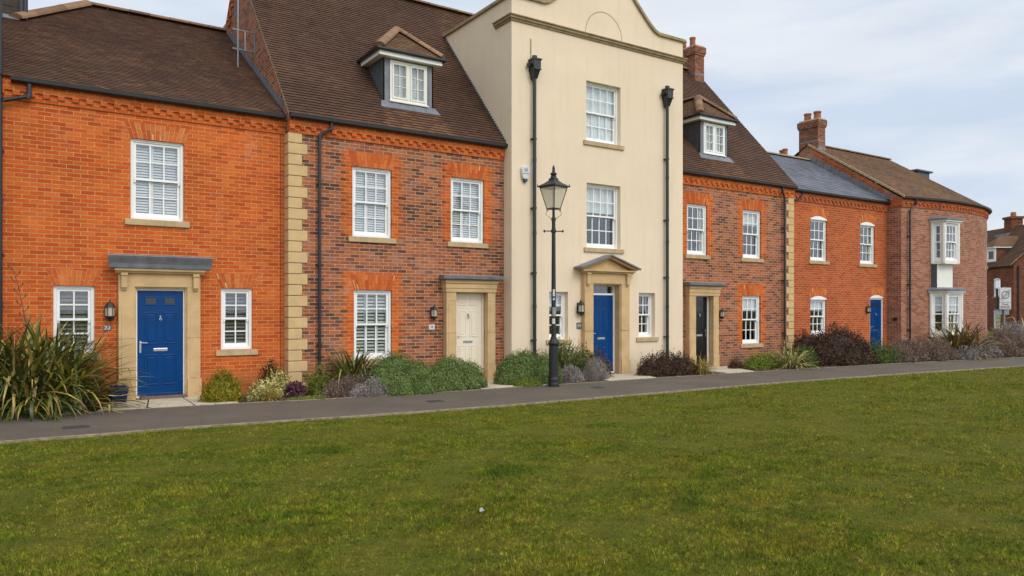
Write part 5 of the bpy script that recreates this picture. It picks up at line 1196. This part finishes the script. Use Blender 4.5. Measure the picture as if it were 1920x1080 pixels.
for s in (-1.35, 1.3):
    for d in (-.86, .66):
        m = MB(); c_ = K0+RT*s; rg = [[kp(s+.32*math.cos(t), dd, .24+.32*math.sin(t)) for t in [2*math.pi*j/16 for j in range(16)]] for dd in (d, d+.2)]
        m.face(rg[0]); m.face(rg[1][::-1])
        for j in range(16): m.face([rg[0][j], rg[0][(j+1) % 16], rg[1][(j+1) % 16], rg[1][j]])
        m.build('wheel', 'rubber', CARO)
m = MB(); m.prism([kp(-2.09, -.8, .60), kp(-1.8, -.86, .60), kp(-1.75, -.86, .74), kp(-2.0, -.8, .73)], (0, 0, .01)); m.build('headlight', 'chrome', CARO)
m = MB()
for (x, y) in ((3.3, -10.35),): m.prism([(x-.025, y-.01, -.07), (x+.014, y-.02, -.06), (x+.022, y+.014, -.07), (x-.008, y+.02, -.055)], (0, .004, .006)); m.prism([(x-.012, y, -.062), (x+.010, y-.004, -.060), (x+.012, y+.006, -.044), (x-.009, y+.008, -.047)], (0, .003, .004))
lt = m.build('litter', 'litter'); lt['label'] = 'scrap of white paper lying on the lawn in the foreground'; lt['category'] = 'litter'

# ================================================================ plants
def np_mesh(name, V, F, rnd, mat, parent=None, smooth=False):
    """V (n,3), F (m,k) all the same size, rnd (m,)"""
    me = bpy.data.meshes.new(name); k = F.shape[1]; n = len(F)
    me.vertices.add(len(V)); me.vertices.foreach_set('co', V.astype(np.float32).ravel())
    me.loops.add(n*k); me.loops.foreach_set('vertex_index', F.astype(np.int32).ravel())
    me.polygons.add(n); me.polygons.foreach_set('loop_start', np.arange(0, n*k, k, dtype=np.int32))
    me.polygons.foreach_set('loop_total', np.full(n, k, dtype=np.int32))
    me.update(calc_edges=True)
    for nm in ('UVMap', 'rnd'):
        l = me.uv_layers.new(name=nm); l.data.foreach_set('uv', np.repeat(rnd, k*2).astype(np.float32))
    me.materials.append(M[mat]); o = bpy.data.objects.new(name, me)
    return put(o, parent)
def unit(v): return v/np.maximum(np.linalg.norm(v, axis=1, keepdims=True), 1e-9)
def dome_points(lobes, n, rmin=.70, low=-.15, bump=.10, freq=9):
    ar = np.array([l[2]*l[3]+l[4]*(l[2]+l[3]) for l in lobes]); pick = RNG.choice(len(lobes), n, p=ar/ar.sum())
    Lb = np.array([(l[0], l[1], l[2], l[3], l[4], l[5] if len(l) > 5 else 0) for l in lobes])[pick]
    d = unit(RNG.normal(size=(n, 3))); d[:, 2] = np.where(d[:, 2] < low, -d[:, 2]*.6, d[:, 2])
    ph = np.arctan2(d[:, 1], d[:, 0]); bm = 1+bump*np.sin(freq*d[:, 0]+pick*2.1+1)*np.sin(freq*d[:, 1]+pick*1.3)*np.cos(freq*.8*d[:, 2]+pick)+bump*.6*np.sin(2.3*freq*d[:, 0]+2)*np.sin(2.1*freq*d[:, 2])
    r = (rmin+(1-rmin)*RNG.random(n)**.5)*bm
    p = np.stack([Lb[:, 0]+d[:, 0]*Lb[:, 2]*r, Lb[:, 1]+d[:, 1]*Lb[:, 3]*r, Lb[:, 5]+np.maximum(d[:, 2], -.1)*Lb[:, 4]*r], 1)
    return p, d
def leaves(p, nrm, size, aspect=.45, tilt=.6, up=0.0):
    n = len(p); N = unit(nrm+RNG.normal(size=(n, 3))*tilt+np.array([0, 0, up])); T = unit(np.cross(N, RNG.normal(size=(n, 3)))); B = np.cross(N, T)
    s = (size*(.6+.8*RNG.random(n)))[:, None]; 
    V = np.stack([p-T*s*.5, p+B*s*aspect*.5+T*s*.05+N*s*.06, p+T*s*.5, p-B*s*aspect*.5+T*s*.05+N*s*.06], 1).reshape(-1, 3)
    return V, np.arange(n*4).reshape(n, 4)
def clamp_z(V, z=-.085): V[:, 2] = np.maximum(V[:, 2], z+RNG.random(len(V))*.02); return V
def stems(parent, x, y, lobes, k=7, r=.008):
    m = MB()
    for i in range(k):
        l = random.choice(lobes); a = random.uniform(0, 6.28); e = (x+l[0]+math.cos(a)*l[2]*.6, y+l[1]+math.sin(a)*l[3]*.6, -.08+l[4]*random.uniform(.5, .85))
        b = (x+l[0]*.7+math.cos(a)*.04, y+l[1]*.7+math.sin(a)*.04, -.09); mid = tuple((b[j]*.5+e[j]*.5+random.uniform(-.04, .04)) for j in range(3))
        m.tube([b, mid, e], [r, r*.7, r*.35], 5)
    return m.build('stem', 'bark', parent, weld=False)
def bush(name, label, cat, x, y, lobes, n, size, mat, aspect=.45, tilt=.6, up=.0, rmin=.70, bump=.10, group=None, freq=9, sprigs=0, sprig_len=.12, low=-.15, core=0):
    t = thing(name, label, cat, (x, y, -.08), group)
    p, d = dome_points(lobes, n, rmin, low, bump, freq); p += np.array([x, y, -.08]); V, F = leaves(p, d, size, aspect, tilt, up); rn = RNG.random(len(F))
    if sprigs:   # shoots sticking out of the outline, each with leaves along it
        q, dd = dome_points(lobes, sprigs, .9, .15, bump, freq); q += np.array([x, y, -.08]); k = 9
        dd = unit(dd+np.array([0, 0, .8])+RNG.normal(size=dd.shape)*.25); ln = sprig_len*(.4+RNG.random(sprigs))
        P2 = (q[:, None, :]+dd[:, None, :]*(np.linspace(0, 1, k)[None, :]*ln[:, None])[:, :, None]).reshape(-1, 3); D2 = np.repeat(dd, k, 0)
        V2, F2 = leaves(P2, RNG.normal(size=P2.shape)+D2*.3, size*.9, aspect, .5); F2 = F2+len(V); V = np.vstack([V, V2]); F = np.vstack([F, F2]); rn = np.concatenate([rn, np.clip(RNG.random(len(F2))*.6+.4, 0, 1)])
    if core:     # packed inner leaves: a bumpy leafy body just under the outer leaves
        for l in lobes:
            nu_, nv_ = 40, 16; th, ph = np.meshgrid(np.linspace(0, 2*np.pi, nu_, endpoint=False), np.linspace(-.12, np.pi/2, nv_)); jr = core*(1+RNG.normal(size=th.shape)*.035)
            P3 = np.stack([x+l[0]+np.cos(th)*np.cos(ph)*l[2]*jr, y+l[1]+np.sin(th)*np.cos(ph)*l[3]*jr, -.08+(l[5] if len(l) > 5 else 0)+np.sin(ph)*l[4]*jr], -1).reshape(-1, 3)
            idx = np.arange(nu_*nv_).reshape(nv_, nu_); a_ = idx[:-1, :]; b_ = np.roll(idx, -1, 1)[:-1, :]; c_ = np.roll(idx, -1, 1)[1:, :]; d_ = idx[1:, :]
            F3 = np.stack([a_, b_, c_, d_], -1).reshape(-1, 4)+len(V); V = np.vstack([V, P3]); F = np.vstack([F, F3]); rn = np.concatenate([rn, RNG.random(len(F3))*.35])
    np_mesh('foliage', clamp_z(V), F, rn, mat, t); stems(t, x, y, lobes); return t
def strappy(name, label, cat, x, y, n, L_, w_, mat, spread=1.0, el=(25, 85), droop=.6, base=.12, group=None, az=None, variegated=False, lobes=((0, 0),), dead=0):
    t = thing(name, label, cat, (x, y, -.08), group); seg = 8; Vs = []; Fs = []; R_ = []
    c = 0
    for i in range(n):
        bx, by = random.choice(lobes); a = random.uniform(*(az or (0, 6.283))); e = R(random.uniform(*el)); l = L_*random.uniform(.6, 1.1); w0 = w_*random.uniform(.7, 1.15)
        q = np.array([x+bx+base*random.gauss(0, .6), y+by+base*random.gauss(0, .6), -.08]); dr = droop*random.uniform(.3, 1.7); h = np.array([math.cos(a), math.sin(a), 0]); sd = np.array([-math.sin(a), math.cos(a), 0])
        tw = random.uniform(-.5, .5); rr = random.random(); bend = random.uniform(.35, .8) if random.random() < .18 else None
        rows = []; 
        for j in range(seg+1):
            s = j/seg; ang = e-dr*1.5*s*s
            if bend and s > bend: ang -= 1.3
            wd = w0*(.55+.9*s if s < .4 else .91*(1-((s-.4)/.6)**2.2))+.001
            sdv = sd*math.cos(tw*s)+np.array([0, 0, 1])*math.sin(tw*s); rows.append((q-sdv*wd*.5, q+np.array([0, 0, -.16*wd]), q+sdv*wd*.5))
            q = q+(h*math.cos(ang)*spread+np.array([0, 0, 1])*math.sin(ang))*(l/seg)
        for r_ in rows: Vs += list(r_)
        for j in range(seg):
            b = c+j*3
            Fs += [(b, b+1, b+4, b+3), (b+1, b+2, b+5, b+4)]
            if variegated: R_ += [rr*.45, .6+.4*rr]
            else: tip = .12 if j > 6 else 0; R_ += [min(1, rr*.93+tip), min(1, rr*.93+tip+(.04 if j % 2 else 0))]
        c += 3*(seg+1)
    np_mesh('leaf_blades', clamp_z(np.array(Vs)), np.array(Fs), np.array(R_), mat, t)
    return t
def twiggy(name, label, cat, x, y, lobes, n, ln, mat, w_=.005, up=.9, group=None, heads=True, spread=.35):
    t = thing(name, label, cat, (x, y, -.08), group)
    p, d = dome_points(lobes, n, .45, -.05, .12, 6); p += np.array([x, y, -.08]); D = unit(d*.7+np.array([0, 0, up])+RNG.normal(size=d.shape)*spread); l = (ln*(.5+.8*RNG.random(n)))[:, None]
    S = unit(np.cross(D, RNG.normal(size=D.shape)))*w_; b = p-D*l*.6; e = p+D*l*.4
    V = np.stack([b-S*.5, b+S*.5, e+S*.35, e-S*.35], 1).reshape(-1, 3); F = np.arange(len(V)).reshape(-1, 4); rn = RNG.random(n)*.7
    q = p+D*l*.38; V2, F2 = leaves(q, RNG.normal(size=q.shape), w_*5, .35, .3); V3, F3 = leaves(p+RNG.normal(size=p.shape)*.01, d, w_*4.2, .3, .8)
    F = np.vstack([F, F2+len(V), F3+len(V)+len(V2)]); V = np.vstack([V, V2, V3]); rn = np.concatenate([rn, .55+.45*RNG.random(n), RNG.random(n)*.9])
    np_mesh('twigs', clamp_z(V), F, rn, mat, t); return t

BED = 'shrubs in the beds along the terrace'
# --- in front of the first house
strappy('new_zealand_flax', 'huge clump of strappy green and yellow leaves left of the first blue door', 'strappy plant', .32, -.72, 1250, 1.78, .058, 'phormium_leaf', el=(8, 88), droop=.90, base=.36, group=BED, lobes=((0, 0), (-.5, .1), (.28, -.1), (-.15, -.3), (.1, .2)))
fs = MB(); fs.tube([(.30, -.55, .3), (.15, -.55, 1.5), (.06, -.52, 2.05), (-.04, -.50, 2.38)], [.012, .009, .006, .003], 6)
for i in range(9): z = 1.5+i*.1; fs.tube([(.15-.02*i, -.54, z), (.15-.02*i+(.07 if i % 2 else -.07), -.55, z+.07)], .006, 5); fs.lathe(.15-.02*i+(.07 if i % 2 else -.07), -.55, [(.002, z+.06), (.014, z+.085), (.003, z+.115)], 6)
fs.build('flower_stalk', 'bark', bpy.data.objects['new_zealand_flax'], weld=False)
bush('low_shrub', 'low spreading mat of small green leaves under the huge strappy clump', 'shrub', .12, -1.30, [(-.35, 0, .45, .28, .38), (.15, .0, .45, .28, .42), (.62, .05, .34, .22, .30), (-.8, .1, .4, .3, .4)], 9000, .045, 'cover_leaf', .6, group=BED)
bush('conifer_bush', 'rounded golden green conifer bush right of the first blue door', 'shrub', 3.22, -1.10, [(0, 0, .37, .34, .50, .06), (-.03, 0, .34, .30, .34), (.02, .02, .26, .25, .66), (.16, 0, .22, .2, .56)], 15000, .042, 'thuja_leaf', .28, .5, up=.5, rmin=.65, core=.75, group=BED, sprigs=160, sprig_len=.09)
bush('mahonia', 'small dark shrub with red tinted leaves against the orange brick wall', 'shrub', 4.30, -.42, [(0, 0, .26, .24, .62), (.05, 0, .2, .18, .75)], 2600, .062, 'redgreen_leaf', .5, group=BED, sprigs=20, rmin=.4)
bush('variegated_shrub', 'cream and green variegated shrub between the golden conifer and the stone quoins', 'shrub', 4.15, -.80, [(-.20, -.25, .26, .20, .38), (.12, 0, .30, .2, .42), (.28, .1, .26, .2, .58), (.0, -.12, .2, .2, .3)], 5200, .045, 'cream_leaf', .6, group=BED, rmin=.5, sprigs=40)
strappy('golden_sedge', 'small low tuft of pale yellow grass at the path edge before the variegated shrub', 'grass plant', 4.02, -1.42, 240, .34, .010, 'gold_leaf', el=(20, 85), droop=1.3, base=.06, group=BED)
bush('heuchera', 'small round maroon leaved plant at the foot of the stone quoins', 'plant', 4.66, -.98, [(0, 0, .22, .2, .30)], 1500, .05, 'maroon_leaf', .7, group=BED)
bush('creeping_plant', 'thin mat of bright green creeping leaves along the path edge by the maroon plant', 'ground plant', 4.95, -1.50, [(-.3, .05, .3, .12, .06), (.1, 0, .35, .14, .07), (.45, -.1, .2, .1, .06)], 2600, .03, 'olive_leaf', .6, group=BED)
# --- in front of the second house
strappy('flax_plant', 'mid sized green strappy plant at the foot of the black pipe beside the quoins', 'strappy plant', 5.90, -.88, 300, 1.12, .042, 'phormium_leaf', el=(20, 85), droop=.75, base=.20, group=BED)
bush('rosemary', 'sparse dark green shrub with fine leaves against the stone quoins', 'shrub', 5.18, -.85, [(0, 0, .30, .25, .62), (-.05, 0, .24, .2, .4)], 2600, .05, 'olive_leaf', .25, group=BED, rmin=.4, sprigs=60, sprig_len=.16)
twiggy('heather', 'brown twiggy heather mound in front of the strappy plant by the quoins', 'shrub', 5.62, -1.45, [(0, 0, .58, .34, .40), (.35, .0, .34, .3, .42), (-.25, -.1, .3, .25, .32)], 7000, .17, 'heather_twig', .005, group=BED)
twiggy('lavender', 'grey lavender at the path edge before the brown heather', 'lavender', 5.98, -1.78, [(0, 0, .26, .2, .36), (.30, .02, .26, .2, .30), (-.30, -.02, .2, .15, .22)], 5200, .13, 'lavender_twig', .005, group=BED)
HG = 'rounded green hebe bushes'
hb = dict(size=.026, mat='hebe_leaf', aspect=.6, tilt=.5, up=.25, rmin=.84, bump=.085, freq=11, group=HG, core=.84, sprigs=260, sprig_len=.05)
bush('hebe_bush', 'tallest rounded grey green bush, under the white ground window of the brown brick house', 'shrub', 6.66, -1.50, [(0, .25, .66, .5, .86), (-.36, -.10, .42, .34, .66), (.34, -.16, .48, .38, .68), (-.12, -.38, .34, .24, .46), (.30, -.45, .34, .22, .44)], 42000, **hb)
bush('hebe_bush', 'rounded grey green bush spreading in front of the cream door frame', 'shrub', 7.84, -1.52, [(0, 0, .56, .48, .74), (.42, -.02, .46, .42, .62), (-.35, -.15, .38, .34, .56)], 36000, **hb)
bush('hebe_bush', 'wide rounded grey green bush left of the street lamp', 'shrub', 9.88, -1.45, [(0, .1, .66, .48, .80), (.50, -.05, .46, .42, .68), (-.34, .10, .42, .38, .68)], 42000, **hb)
bush('hebe_bush', 'lowest green bush tucked at the foot of the street lamp on the path edge', 'shrub', 9.62, -1.92, [(0, 0, .38, .17, .20), (.2, .02, .2, .15, .22)], 5200, size=.030, mat='olive_leaf', aspect=.55, tilt=.55, up=.25, rmin=.80, bump=.07, freq=13, group=HG)
bush('small_shrub', 'little dark reddish shrub below the wall lantern between two rounded bushes', 'shrub', 8.02, -.62, [(0, 0, .27, .2, .60), (.15, 0, .2, .15, .5)], 1800, .05, 'redgreen_leaf', .5, group=BED, rmin=.4, sprigs=25)
# --- in front of the tower
bush('dark_shrub', 'dark green shrub behind the lamp post under the left ground window of the cream house', 'shrub', 11.10, -1.10, [(-.55, .1, .50, .30, .74), (.15, 0, .56, .36, .92), (.66, -.05, .44, .34, .86), (.0, .0, .34, .3, 1.06)], 12500, .050, 'green_leaf', .5, group=BED, rmin=.6, core=.7, sprigs=110, sprig_len=.18)
strappy('flax_plant', 'narrow yellow green strappy plant just right of the lamp post', 'strappy plant', 11.10, -1.42, 90, 1.02, .026, 'phormium_leaf', el=(45, 88), droop=.30, base=.12, group=BED)
bush('coppery_shrub', 'dark shrub with coppery red leaves overlapping the blue door of the cream house', 'shrub', 12.22, -1.20, [(0, 0, .40, .34, .72, .05), (-.3, 0, .3, .28, .7)], 5200, .045, 'redgreen_leaf', .5, group=BED, rmin=.5, sprigs=60)
twiggy('lavender', 'larger grey lavender mound below the coppery shrub by the cream house door', 'lavender', 11.88, -1.55, [(0, 0, .36, .28, .56), (-.18, -.1, .26, .2, .48)], 7500, .10, 'lavender_twig', .0045, group=BED, spread=.5)
twiggy('lavender', 'smaller grey lavender mound just right of the foot of the lamp post', 'lavender', 10.95, -1.75, [(0, 0, .34, .24, .42), (.2, .05, .2, .15, .34)], 5500, .10, 'lavender_twig', .0045, group=BED, spread=.5)
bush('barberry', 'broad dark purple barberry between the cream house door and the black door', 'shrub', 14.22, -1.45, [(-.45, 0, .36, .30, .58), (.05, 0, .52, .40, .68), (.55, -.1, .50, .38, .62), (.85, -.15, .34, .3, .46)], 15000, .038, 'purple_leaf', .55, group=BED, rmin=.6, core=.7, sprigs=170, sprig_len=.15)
strappy('golden_grass', 'arching tan and gold grass at the right end of the purple barberry', 'grass plant', 15.25, -1.92, 260, .62, .012, 'gold_leaf', el=(30, 85), droop=1.0, base=.10, group=BED)
# --- right hand beds
bush('small_shrub', 'little dark purple shrub left of the bright green shrub under the last multi brick window', 'shrub', 17.5, -1.15, [(0, 0, .26, .2, .34)], 1500, .04, 'purple_leaf', .5, group=BED, rmin=.4)
bush('green_shrub', 'low bright green shrub under the right ground window of the black door house', 'shrub', 18.25, -1.40, [(0, 0, .48, .36, .46), (.45, 0, .38, .3, .52), (-.3, 0, .3, .3, .34)], 9000, .036, 'olive_leaf', .5, group=BED, rmin=.6, sprigs=60)
strappy('variegated_flax', 'pale cream striped strappy plant arching over the path by the stone quoins', 'strappy plant', 19.1, -1.85, 190, 1.0, .030, 'phormium_variegated', el=(5, 75), droop=.85, base=.18, group=BED, variegated=True)
bush('green_shrub', 'round mid green shrub between the cream striped plant and the dark purple shrubs', 'shrub', 20.1, -1.60, [(0, 0, .48, .36, .66), (-.25, -.1, .3, .3, .48)], 8000, .040, 'green_leaf', .5, group=BED, rmin=.6, sprigs=60)
PG = 'large dark purple shrubs'
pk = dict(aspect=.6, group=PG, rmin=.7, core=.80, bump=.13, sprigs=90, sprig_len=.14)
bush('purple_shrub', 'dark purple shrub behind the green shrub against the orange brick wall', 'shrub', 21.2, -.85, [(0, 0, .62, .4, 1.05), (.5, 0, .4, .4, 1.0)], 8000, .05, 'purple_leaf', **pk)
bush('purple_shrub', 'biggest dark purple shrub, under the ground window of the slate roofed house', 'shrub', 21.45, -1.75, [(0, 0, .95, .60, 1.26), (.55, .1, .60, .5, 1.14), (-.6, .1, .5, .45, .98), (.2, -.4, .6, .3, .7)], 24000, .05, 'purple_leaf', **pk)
bush('purple_shrub', 'dark purple shrub sloping down left of the narrow blue door', 'shrub', 22.75, -1.55, [(0, 0, .52, .46, .98), (.35, -.1, .4, .36, .70), (-.2, -.5, .6, .3, .45)], 12000, .05, 'purple_leaf', **pk)
bush('juniper', 'spreading green juniper between the purple shrubs and the narrow blue door', 'shrub', 23.95, -2.05, [(-.45, .25, .6, .5, .80), (.15, .0, .66, .42, .52), (.65, -.2, .5, .3, .28)], 13000, .05, 'green_leaf', .3, group=BED, rmin=.6, sprigs=120, sprig_len=.16)
HT_ = 'brown and grey twiggy mounds by the corner house'
twiggy('heather', 'brown heather mound right of the narrow blue door', 'shrub', 25.0, -2.05, [(0, 0, .7, .6, .72), (-.6, -.2, .6, .4, .52)], 11000, .20, 'heather_twig', .008, group=HT_)
twiggy('heather', 'brown heather mound in front of the pipe of the corner house', 'shrub', 26.5, -2.25, [(0, 0, .85, .55, .70), (-.6, -.2, .5, .4, .56)], 10000, .20, 'heather_twig', .008, group=HT_)
strappy('bronze_flax', 'bronze strappy plant in front of the ground floor bay window', 'strappy plant', 28.25, -2.15, 330, 1.65, .070, 'phormium_bronze', el=(10, 80), droop=.75, base=.36, group=BED)
twiggy('lavender', 'low grey mound at the path edge below the bronze strappy plant', 'lavender', 28.3, -2.72, [(0, 0, .9, .4, .48), (-.8, 0, .5, .35, .44), (.8, -.05, .6, .35, .5)], 11000, .16, 'lavender_twig', .008, group=HT_)
twiggy('heather', 'long brown mound right of the bronze strappy plant', 'shrub', 30.4, -2.75, [(0, 0, 1.0, .5, .66), (.9, 0, .8, .5, .84), (1.0, .6, .9, .6, 1.0)], 13000, .2, 'heather_twig', .009, group=HT_)
twiggy('lavender', 'tallest grey lavender mound against the curved end of the corner house', 'lavender', 32.6, -2.1, [(0, 0, 1.2, .7, 1.22), (1.1, -.2, .9, .7, 1.12)], 15000, .24, 'lavender_twig', .010, group=HT_)
twiggy('lavender', 'grey lavender mound at the right edge of the photo beside the path', 'lavender', 33.4, -3.1, [(0, 0, 1.2, .7, .80), (1.3, 0, 1.0, .6, .72), (-1.0, .2, .8, .6, .72)], 15000, .22, 'lavender_twig', .010, group=HT_)
bush('green_shrub', 'green shrub under the grey green strappy plant at the right edge', 'shrub', 38.3, -1.0, [(0, 0, .9, .6, 1.0), (1.1, -.3, .8, .6, .85)], 7000, .08, 'olive_leaf', .4, group=BED, rmin=.6, sprigs=60)
strappy('flax_plant', 'big grey green strappy plant in front of the road sign at the right edge', 'strappy plant', 38.1, -.2, 230, 1.9, .07, 'phormium_variegated', el=(10, 80), droop=.7, base=.35, group=BED, lobes=((0, 0), (1.0, -.3)))

# ================================================================ fallen leaves on the soil and path edge, and the lawn
n = 2600; X = RNG.uniform(-1, 34, n); Y = far_y(X)+RNG.normal(.25, .30, n); p = np.stack([X, Y, np.full(n, -.055)], 1)
V, F = leaves(p, np.tile([0., 0, 1.], (n, 1)), .035, .6, .25); V[:, 2] = np.maximum(V[:, 2], -.062)
lf = np_mesh('fallen_leaves', V, F, RNG.random(n)*.8, 'heather_twig'); lf['kind'] = 'stuff'; lf['label'] = 'scattered brown fallen leaves on the soil and path edge'; lf['category'] = 'fallen leaves'

def lawn():
    Vs = []; n_tot = 0
    # blades thin out and grow wider with distance from where one would look at them
    bands = [(2.5, 7.0, 6500, .0050, .036), (7.0, 10.0, 4200, .0055, .036), (10.0, 14.5, 2100, .006, .036), (14.5, 22, 900, .010, .040), (22, 40, 260, .018, .045)]
    cx, cy = 0.0, -15.8
    for r0, r1, dens, w0, h0 in bands:
        a0, a1 = R(-12), R(82)             # bearing from +Y towards +X, wider than the picture
        area = .5*(a1-a0)*(r1*r1-r0*r0); n = int(area*dens); r = np.sqrt(RNG.uniform(r0*r0, r1*r1, n)); a = RNG.uniform(a0, a1, n)
        x = cx+r*np.sin(a); y = cy+r*np.cos(a); keep = y < near_y(x)-.020+RNG.uniform(-.03, .030, n)+.028*np.sin(x*7.3)*np.sin(x*2.9+1); x, y = x[keep], y[keep]; n = len(x)
        # clumps: taller tufts and thinner spots
        cl = np.sin(x*1.9+1.3*np.sin(y*1.1))*np.sin(y*2.3+1.7*np.sin(x*.9))+.5*np.sin(x*5.1+y*3.3)*np.sin(y*6.2-x*2.2)
        h = h0*(.72+.34*cl)*(.45+.9*RNG.random(n)); 
        for tx, ty, tr in ((4.41, -9.03, .42), (3.3, -7.0, .22), (5.7, -6.4, .3), (7.3, -7.2, .28), (9.4, -4.75, .18), (1.6, -10.6, .25), (6.0, -10.4, .22), (2.2, -5.6, .35), (10.5, -6.5, .4)):
            g = np.exp(-((x-tx)**2+((y-ty)*1.2)**2)/tr**2*2); h = h*(1+.9*g)
        edge = y > near_y(x)-.12; h = np.where(edge, h*1.25, h)
        az = RNG.uniform(0, 2*math.pi, n); lean = np.abs(RNG.normal(.65, .45, n)); dx, dy = np.cos(az)*h*lean, np.sin(az)*h*lean
        fa_ = RNG.uniform(0, 2*math.pi, n); wx, wy = np.cos(fa_)*w0*.5, np.sin(fa_)*w0*.5; z0 = np.full(n, -.102)
        V = np.stack([np.stack([x-wx, y-wy, z0], 1), np.stack([x+wx, y+wy, z0], 1), np.stack([x+dx, y+dy, z0+h], 1)], 1).reshape(-1, 3); Vs.append(V)
    V = np.vstack(Vs); F = np.arange(len(V)).reshape(-1, 3); print('blades', len(F))
    # tufts of lusher grass are greener: lower random value
    c = V[::3]; rn = RNG.random(len(F))
    for tx, ty, tr in ((4.41, -9.03, .42), (3.3, -7.0, .22), (5.7, -6.4, .3), (7.3, -7.2, .28), (9.4, -4.75, .18), (1.6, -10.6, .25), (6.0, -10.4, .22), (2.2, -5.6, .35), (10.5, -6.5, .4)):
        g = np.exp(-((c[:, 0]-tx)**2+((c[:, 1]-ty)*1.2)**2)/tr**2*2); rn = rn*(1-.85*g)
    o = np_mesh('lawn_grass', V, F, rn, 'grass_blade'); o['kind'] = 'stuff'; o['label'] = 'mown mossy green lawn covering the foreground'; o['category'] = 'grass'
lawn()
